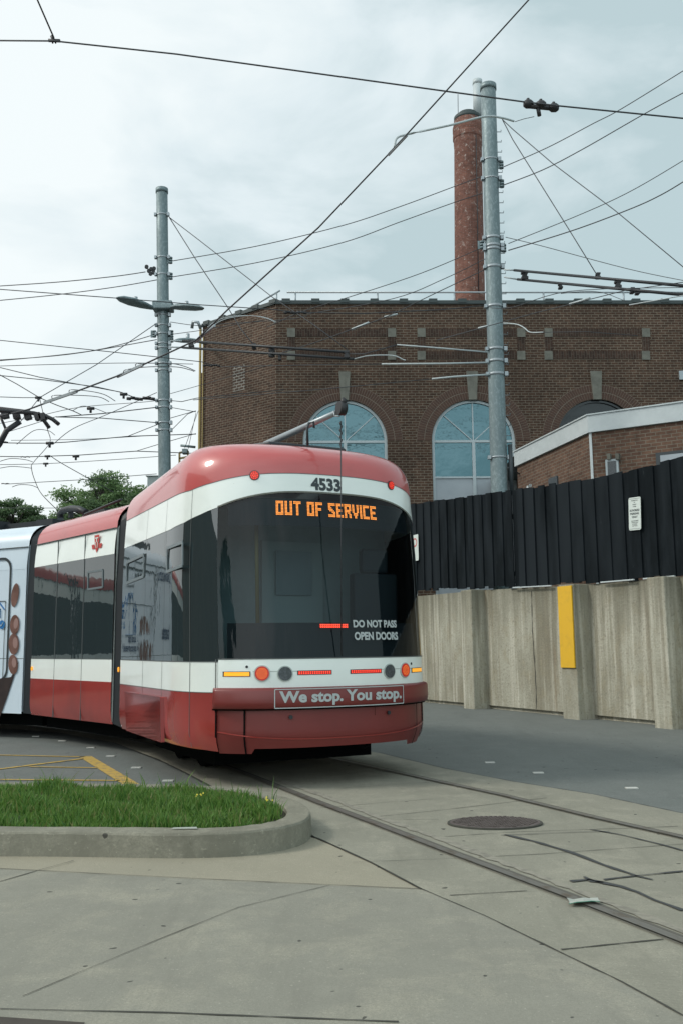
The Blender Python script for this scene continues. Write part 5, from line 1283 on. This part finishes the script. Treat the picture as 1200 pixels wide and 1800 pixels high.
section_ins(207,662,252,641,'dark clamp with hooked rods left of the twin lamp pole', [([(218,656,yb2),(222,650,yb2),(260,645,yb2),(310,645,yb2),(334,650,yb2),(342,653,yb2)], 1.5, 'wire'),([(240,645,yb2),(244,639,yb2),(300,639,yb2),(325,644,yb2),(344,652,yb2)], 1.5, 'wire')])
yc2 = gr(100,702,4.72).y
section_ins(78,708,136,688,'small clamp with hooked rods on the contact wire near the pantograph', [([(92,700,yc2),(96,695,yc2),(140,695,yc2),(175,698,yc2),(192,706,yc2)], 1.4, 'wire'),([(122,690,yc2),(126,685,yc2),(160,688,yc2),(185,694,yc2),(203,705,yc2)], 1.4, 'wire')])
W = wire
W([(885,293),(960,260),(1040,218),(1090,192),(1215,115)], 'upper of the two sagging lines rising right from high on the tall pole', 1.7, YR, 11)
W([(885,325),(950,300),(1020,264),(1130,201),(1215,155)], 'second sagging line rising right, just under the uppermost one', 1.9, YR, 11)
W([(893,428),(1000,385),(1100,340),(1215,273)], 'third sagging line rising right from the middle of the tall pole', 1.5, YR, 11)
W([(893,440),(1000,407),(1100,370),(1160,343),(1215,310)], 'lowest and thickest sagging line rising right from the middle of the tall pole', 2.1, YR, 11)
W([(846,310),(800,327),(700,364),(600,397),(450,433),(302,459)], 'upper line strung between the two galvanised poles', 1.5, YR, YL)
W([(847,340),(800,355),(700,391),(600,427),(450,462),(302,487)], 'lower line strung between the two galvanised poles', 1.5, YR, YL)
W([(849,434),(740,480),(620,520),(530,548),(470,575)], 'line from the left side of the tall pole dropping across the roof railing', 1.4, YR, 24)
W([(852,455),(780,490),(690,525),(540,552)], 'second line below it dropping across the brick parapet', 1.4, YR, 24)
W([(853,473),(755,520),(680,556),(620,578),(560,600),(490,622)], 'tie with pale links slanting down across the facade to the beams', 1.6, YR, 24)
o, c = W([(618,579),(648,567)], 'short pale insulated link on the slanting tie before the facade', 4.2, 23.2, 23, m='rod', cat='insulator', nm='link_insulator', curve=False, grp='pale links in the ties')
W([(675,557),(698,552)], 'tiny pale insulated link higher up the slanting tie', 3.4, 22.6, 22.5, m='rod', cat='insulator', nm='link_insulator', curve=False, grp='pale links in the ties')
W([(882,210),(900,245),(1000,405),(1048,483)], 'steep guy from the top of the tall pole down to the black beams', 1.8, YR, 17, curve=False)
W([(882,210),(900,227),(970,287),(1080,370),(1215,482)], 'long guy from the top of the tall pole running out right', 1.7, YR, 14, curve=False)
W([(888,417),(950,432),(1100,472),(1215,496)], 'thin tie dropping gently right above the black beams', 1.4, YR, 14)
# black insulated beams
def beam(pts, label, Ya, Yb, wpx, fits, grp='black insulated beams'):
    c = at(*pts[0][0], Ya); o = empty('insulated_beam', tuple(c)); tag(o, label, 'beam', grp)
    for (a_, b_) in pts:
        MB().tube([at(*a_, Ya)-c, at(*b_, Yb)-c], wpx/2*(Ya+Yb)/2/F_PX, 10).build('bar', M_['black'], o)
    for px, py, s_ in fits:
        t = (px-pts[0][0][0])/(pts[0][1][0]-pts[0][0][0]); Y = Ya+(Yb-Ya)*t; p = at(px, py, Y)-c; k = Y/F_PX
        MB().box((p.x-4*k*s_,p.y-.05,p.z-9*k*s_),(p.x+4*k*s_,p.y+.05,p.z+7*k*s_)).box((p.x-6*k*s_,p.y-.06,p.z+3*k*s_),(p.x+6*k*s_,p.y+.06,p.z+8*k*s_)).box((p.x-6*k*s_,p.y-.06,p.z-8*k*s_),(p.x+6*k*s_,p.y+.06,p.z-3*k*s_)).build('beam_clamp', M_['insul'], o)
    return o
beam([((903,475),(1230,505)),((909,491),(1230,521))], 'pair of black insulated beams running right from the tall pole', YR-.5, 15, 5.5, [(921,484,1.),(984,503,.6),(1050,485,.6),(1085,500,.9),(1119,513,.6),(1110,511,.6)])
beam([((322,599),(612,619)),((322,611),(622,631))], 'pair of black insulated beams crossing in front of the chamfered brick corner', YL-.6, 21, 4.6, [(337,604,.8),(447,609,.6),(478,620,.9),(609,623,.8),(492,629,.5)])
for (a_, b_, l_) in (((885,474),(903,475),'pale rod joining the upper right beam to the tall pole'),((885,487),(909,491),'pale rod joining the lower right beam to the tall pole'),((300,599),(322,599),'pale rod joining the upper left beam to the lamp pole'),((300,610),(322,611),'pale rod joining the lower left beam to the lamp pole')):
    Yq = YR-.3 if a_[0] > 500 else YL-.4; W([a_, b_], l_, 3, Yq, Yq-.1, m='rod', cat='rod', nm='tie_rod', curve=False, grp='pale tie rods')
# rods left of the tall pole in front of the facade
for pts, l_, w_ in (([(697,606),(775,612),(857,619)],'uppermost of the three pale rods tied to the tall pole',2.6),([(670,640),(780,639),(858,637)],'middle one of the three pale rods tied to the tall pole',3.0),([(758,666),(800,662),(860,658)],'lowest and shortest of the three pale rods tied to the tall pole',3.4)):
    W(pts, l_, w_, 20.5, YR-.3, m='rod', cat='rod', nm='tie_rod', curve=False, grp='pale tie rods')
W([(388,645),(560,641),(670,640)], 'thin dark tie crossing the facade to the middle pale rod', 1.5, 22, 20.5, curve=False)
o, c = W([(-20,596),(200,619),(355,636),(388,645)], 'line from the left edge passing the lamp pole to a black insulator', 1.5, 20, 22, curve=False); clamp(o, c, 372, 642, 21.9, 3, .55)
W([(300,760),(340,703),(545,686),(633,678),(758,666)][1:], 'thin tie rising across the brick to the lowest pale rod', 1.4, 22, 20.5, curve=False)
W([(612,622),(640,622),(697,606)], 'tie from the beam end to the uppermost pale rod', 1.8, 21, 20.5, curve=False)
W([(622,631),(650,625),(690,625),(708,632),(712,633)], 'white curved rod at the right end of the left beams', 2.0, 21, 20.8, m='rod', nm='curved_rod', cat='rod', grp='pale curved rods')
W([(884,568),(907,570),(920,576),(931,584),(954,584)], 'white curved rod between the tall pole and the stone squares', 2.2, 20.8, 20, m='rod', nm='curved_rod', cat='rod', grp='pale curved rods')
W([(954,584),(1030,583),(1120,590)], 'thin tie continuing right of the white curved rod', 1.2, 20, 19, curve=False)
W([(767,598),(850,575),(940,550),(1000,535),(1100,510),(1215,494)], 'long tie rising right over the parapet with a pale plate', 1.6, 22, 15, curve=False)
W([(1000,535),(1036,524)], 'pale plate on the tie above the parapet', 4.2, 17.8, 17.4, m='rod', cat='insulator', nm='link_insulator', curve=False, grp='pale links in the ties')
W([(840,577),(857,573)], 'short pale plate on the tie beside the tall pole', 4., 20.6, 20.4, m='rod', cat='insulator', nm='link_insulator', curve=False, grp='pale links in the ties')
W([(1105,536),(1215,517)], 'thin pale cable at the right edge below the beams', 2., 16, 15, m='rod', curve=False)
W([(985,516),(1030,512),(1060,515),(1090,526),(1100,530)], 'thin hooked rod hanging below the right beams', 1.2, 18, 17)
W([(860,541),(900,540),(1000,512),(1215,505)], 'pale feeder cable running right along the parapet line', 1.4, 20, 15)
o, c = W([(-20,507),(205,524),(355,536),(480,544),(520,549),(640,551),(780,544),(857,536)], 'long span wire passing behind the twin lamps to the tall pole', 1.7, 19, YR, curve=False); clamp(o, c, 519, 549, 21.2, 3, .75)
W([(300,566),(345,572),(380,570),(500,562),(540,555)], 'slack cable from the lamp pole over the building corner', 1.2, YL, 23)
W([(300,588),(345,582),(480,560)], 'tie from the lamp pole rising over the chamfered wall', 1.2, YL, 23, curve=False)
W([(298,382),(344,455),(400,539),(425,580),(446,606)], 'steep guy from the lamp pole top down to the left beams', 1.7, YL, 23, curve=False)
W([(298,382),(345,418),(480,523),(550,570),(611,615)], 'long guy from the lamp pole top down to the beam end', 1.6, YL, 21.2, curve=False)
W([(-20,504),(100,496),(200,486),(256,478)], 'sagging line from the left edge to the black insulator cluster', 1.7, 30, YL)
W([(-20,530),(100,518),(200,505),(276,492)], 'sagging line from the left edge to the lamp pole below the cluster', 1.6, 30, YL)
W([(276,568),(170,641),(70,699)], 'guy slanting down left from the lamp pole to the wire knot', 1.5, YL, 17, curve=False)
W([(-20,636),(160,617),(276,587)], 'upper of two cables fanning left from below the twin lamps', 1.5, 28, YL)
W([(-20,634),(120,623),(276,597)], 'lower of two cables fanning left from below the twin lamps', 1.6, 28, YL)
W([(-20,644),(120,640),(240,638),(340,640)], 'thin flat wire crossing the lamp pole above the dark clamp', 1.2, 20, 20)
W([(-20,641),(70,663),(212,689)], 'wire coming in from the left to the black insulator chain', 1.6, 17, 17, curve=False)
o, c = W([(-20,658),(80,668),(170,680),(215,690),(240,700),(277,704)], 'wire with a ragged black insulator chain ending at the lamp pole', 1.6, 17, YL-2, curve=False); clamp(o, c, 248, 700, 22, 3, .9); clamp(o, c, 218, 693, 20, 2, 1.6)
W([(300,704),(320,706),(345,700),(500,685)], 'tie continuing right of the lamp pole at the chain', 1.4, 23, 23, curve=False)
W([(-20,648),(30,675),(70,699)], 'short wire slanting down from the left edge to the knot', 1.5, 15, 17, curve=False)
o, c = W([(-20,697),(40,699),(70,699)], 'short level wire from the left edge to the knot', 1.5, 15, 17, curve=False); clamp(o, c, 68, 699, 17, 2, 1.4)
W([(70,699),(100,712),(128,722),(145,730)], 'beaded tie going down right from the knot', 1.6, 17, 18)
W([(128,722),(145,714),(165,717),(188,726)], 'short curved rod beside the hanging insulator', 1.2, 18, 18)
W([(36,742),(70,699)], 'tie slanting from the pantograph head up to the knot', 1.4, 16, 17, curve=False)
W([(70,699),(76,725),(84,755),(88,778),(60,812),(56,823),(62,845),(75,870),(105,900)], 'thin looping pull wire hanging down the sky left of the tree', 1.3, 18, 22)
o, c = W([(100,733),(180,727),(276,716)], 'thick cable from the pantograph rising right to the lamp pole', 2., 16, YL, curve=False); clamp(o, c, 160, 718, 18, 2, 1.6)
W([(100,733),(180,735),(278,743)], 'thin cable from the pantograph falling right to the lamp pole', 1.7, 16, YL, curve=False)
W([(-20,748),(60,733),(140,716),(250,707),(277,704)], 'faint cable behind the pantograph rising to the lamp pole', 1.1, 28, YL)
W([(18,758),(60,745),(100,732)], 'thin cable under the pantograph head', 1.2, 24, 24)
W([(95,780),(130,753),(190,728),(276,690)], 'thin cable slanting up from the lower knot to the pole', 1.3, 22, YL)
o, c = W([(-20,778),(40,779),(85,779),(120,777),(225,767),(345,763)], 'cable through the lower knot running right behind the lamp pole', 1.7, 24, 26, curve=False); clamp(o, c, 5, 777, 23, 3, .35); clamp(o, c, 88, 779, 24, 2, 1.6)
W([(20,774),(150,772),(276,765)], 'faint wire just above the lower knot', 1., 26, 26)
W([(225,767),(250,757),(278,746)], 'short tie branching up to the lamp pole', 1.3, 25, YL, curve=False)
o, c = W([(-20,802),(50,803),(140,800),(240,793),(345,797)], 'cable with black hangers below the lower knot', 1.6, 26, 27, curve=False); clamp(o, c, 45, 803, 26, 3, .3); clamp(o, c, 84, 802, 26, 2, 1.2); clamp(o, c, 134, 802, 26, 2, 1.4)
W([(240,793),(276,782),(345,762)], 'tie branching up right of the hangers', 1.2, 26, 26, curve=False)
o, c = W([(-20,817),(80,815),(200,808),(310,800)], 'thin cable below the hangers with one small hanger', 1.1, 28, 28); clamp(o, c, 81, 815, 28, 2, 1.1)
o, c = W([(10,851),(80,847),(150,843),(276,833)], 'lowest cable above the tree crown', 1.2, 30, 30, curve=False); clamp(o, c, 10, 850, 30, 3, .25)
W([(90,802),(110,815),(160,843),(200,865)], 'thin cable dropping right from the hangers behind the tree', 1.3, 26, 30)
W([(0,811),(20,806),(45,808),(58,812)], 'short curved rod left of the looping wire', 1.2, 24, 24)
W([(0,823),(20,820),(40,821),(56,823)], 'second short curved rod lower beside the looping wire', 1.2, 24, 24)
W([(22,856),(35,852),(55,853),(68,858)], 'lowest short curved rod at the foot of the looping wire', 1.2, 24, 24)
W([(-20,893),(120,893)], 'faint far cable low over the small tree', 1., 45, 45, curve=False)
W([(30,781),(60,757),(85,757),(97,765)], 'hooked rod left of the lower knot', 1.2, 22, 22)
W([(302,756),(330,728),(345,722)], 'short tie right of the lamp pole', 1.2, 25, 25, curve=False)
W([(300,716),(345,724)], 'short cable right of the lamp pole going down', 1.2, 25, 25, curve=False)
W([(300,735),(345,722)], 'short cable right of the lamp pole going up', 1.2, 25, 25, curve=False)
W([(300,692),(360,675),(480,640)], 'thin cable over the chamfered wall above the bricked panel', 1., 25, 23, curve=False)
W([(345,726),(331,790)], 'thin vertical tie beside the gas pipe', 1., 30, 30, curve=False)
W([(349,722),(325,788)], 'second thin vertical tie beside the gas pipe', 1., 30, 30, curve=False)
# small yellow frame and far pole top behind the tram
c = at(322,812,36.); o = empty('yellow_frame', (c.x, c.y, 0)); tag(o, 'small yellow steel frame between the lamp pole and the brick building', 'frame')
mb = MB()
for a_, b_ in (((316,822),(316,796)),((331,812),(331,793)),((316,796),(331,793)),((316,806),(331,803)),((316,816),(331,803))): mb.obox(at(*a_,36)-o.location, at(*b_,36)-o.location, .07, .07, up=(0,1,0))
mb.box((at(316,816,36).x-c.x-.05,-.05,0),(at(316,816,36).x-c.x+.05,.05,at(316,820,36).z)); mb.build('frame_bars', M_['pipe'], o)
MB().obox(at(326,790,36)-o.location, at(326,798,36)-o.location, .2, .3, up=(0,1,0)).tube([at(318,783,36)-o.location, at(344,786,36)-o.location], .05, 8).build('signal_box', M_['galv'], o)
# grey shed end behind tram
c = at(273,850,60.); o = MB().box((c.x-.5,c.y,0),(c.x+1.6,c.y+4,at(273,837,60).z)).box((c.x-.6,c.y-.1,at(273,837,60).z),(c.x+1.7,c.y+4,at(273,836,60).z)).build('shed', mat('pale grey cladding', (.30,.34,.34), .8)); tag(o, 'grey boxy roof just left of the foot of the lamp pole', 'building')

# ================================================================== TREES
M_['bark'] = mat('bark', (.05,.045,.038), .9)
M_['leaf1'] = leafmat('tree leaf', (.12,.20,.08), (.17,.26,.11)); M_['leaf2'] = leafmat('dark tree leaf', (.08,.135,.065), (.11,.17,.08))
def tree(cx_, cy_, zlo, zhi, rx, ry, nclump, label, leaf, seed, per=110, ls=.13):
    rg = random.Random(seed); o = empty('tree', (cx_, cy_, 0)); tb = MB(); tb.tube([(0,0,0),(.1,0,zlo*.6),(0,.1,zlo+.5),(0,.1,(zlo+zhi)/2)], [.35,.28,.22,.1], 10)
    V = []; Fc = []; MI = []
    for c in range(nclump):
        while True:
            x, y, z = rg.uniform(-1,1), rg.uniform(-1,1), rg.uniform(-.55,1)
            r = math.sqrt(x*x+y*y+z*z)
            if .35 < r < 1: break
        px, py, pz = x*rx, y*ry, zlo+(z+.55)/1.55*(zhi-zlo)*(1-.18*(x*x)); cr = rg.uniform(.45,1.0)*rx*.23
        tb.tube([(0,.1,zlo+.5+(pz-zlo)*.25),(px*.6,py*.6,pz-(pz-zlo)*.3),(px,py,pz)], [.09,.05,.02], 5)
        mi = 0 if rg.random() < .6 else 1
        for l in range(per):
            a, b = rg.uniform(0,6.28), math.acos(rg.uniform(-1,1)); q = cr*rg.random()**.4
            lx, ly, lz = px+q*math.sin(b)*math.cos(a)*1.25, py+q*math.sin(b)*math.sin(a), pz+q*math.cos(b)*.6
            d1 = Vector((rg.gauss(0,1), rg.gauss(0,1), rg.gauss(0,.7))).normalized()*ls*rg.uniform(.6,1.3); d2 = d1.cross(Vector((rg.gauss(0,1), rg.gauss(0,1), rg.gauss(0,1)))).normalized()*ls*.45
            i = len(V); p = Vector((lx,ly,lz)); V += [tuple(p-d1),tuple(p+d2),tuple(p+d1),tuple(p-d2)]; Fc.append((i,i+1,i+2,i+3)); MI.append(mi)
    tb.build('trunk', M_['bark'], o)
    me = bpy.data.meshes.new('crown'); me.from_pydata(V, [], Fc); me.materials.append(M_[leaf]); me.materials.append(M_['leaf2']); me.polygons.foreach_set('material_index', MI)
    k = bpy.data.objects.new('crown', me); COL.objects.link(k); k.parent = o; tag(o, label, 'tree', 'trees beyond the tram'); return o
c = at(188,880,58); tree(c.x, c.y, at(188,925,58).z-1., at(188,834,58).z, 3.5, 2.6, 190, 'broad green tree with a domed crown, beside the foot of the lamp pole', 'leaf1', 3, 130, .11)
c = at(20,915,62); tree(c.x, c.y, at(20,960,62).z, at(20,876,62).z, 2.5, 1.8, 90, 'smaller darker green tree at the left edge above the white tram section', 'leaf2', 5, 150, .12)
for i, (x, y, s_) in enumerate(((-19,-13,1.15),)):
    tree(x, y, 1.5, 9.5*s_, 4.2*s_, 3.5, 70, ['nearer street tree behind the viewpoint, mirrored in the tram windows','farther street tree behind the viewpoint, mirrored in the tram windows'][i], 'leaf2', 20+i, 70, .45)
mb = MB().box((-24,-4.5,0),(16,4.5,13)); o = mb.build('brick_building', M_['lowbrick']); o.location = (-34, 6, 0); o.rotation_euler = (0,0,1.3); tag(o, 'brick building out of view to the left, mirrored in the tram windows', 'building')


for i, (yy, z0) in enumerate(((-4,15.2),(-5,15.9),(-6,16.8),(-9,18.5))):
    P = [Vector((x, yy+.05*x, z0+.0012*(x-3)**2*(1+i*.3)+.06*x*(i-1.5)*.3)) for x in range(-40, 41, 8)]
    tag(MB().tube(P, .03, 6).build('overhead_wire', M_['wire']), ['lowest','second','third','highest'][i]+' power line passing high behind the viewpoint, mirrored in the arched windows', 'wire', 'overhead wires')
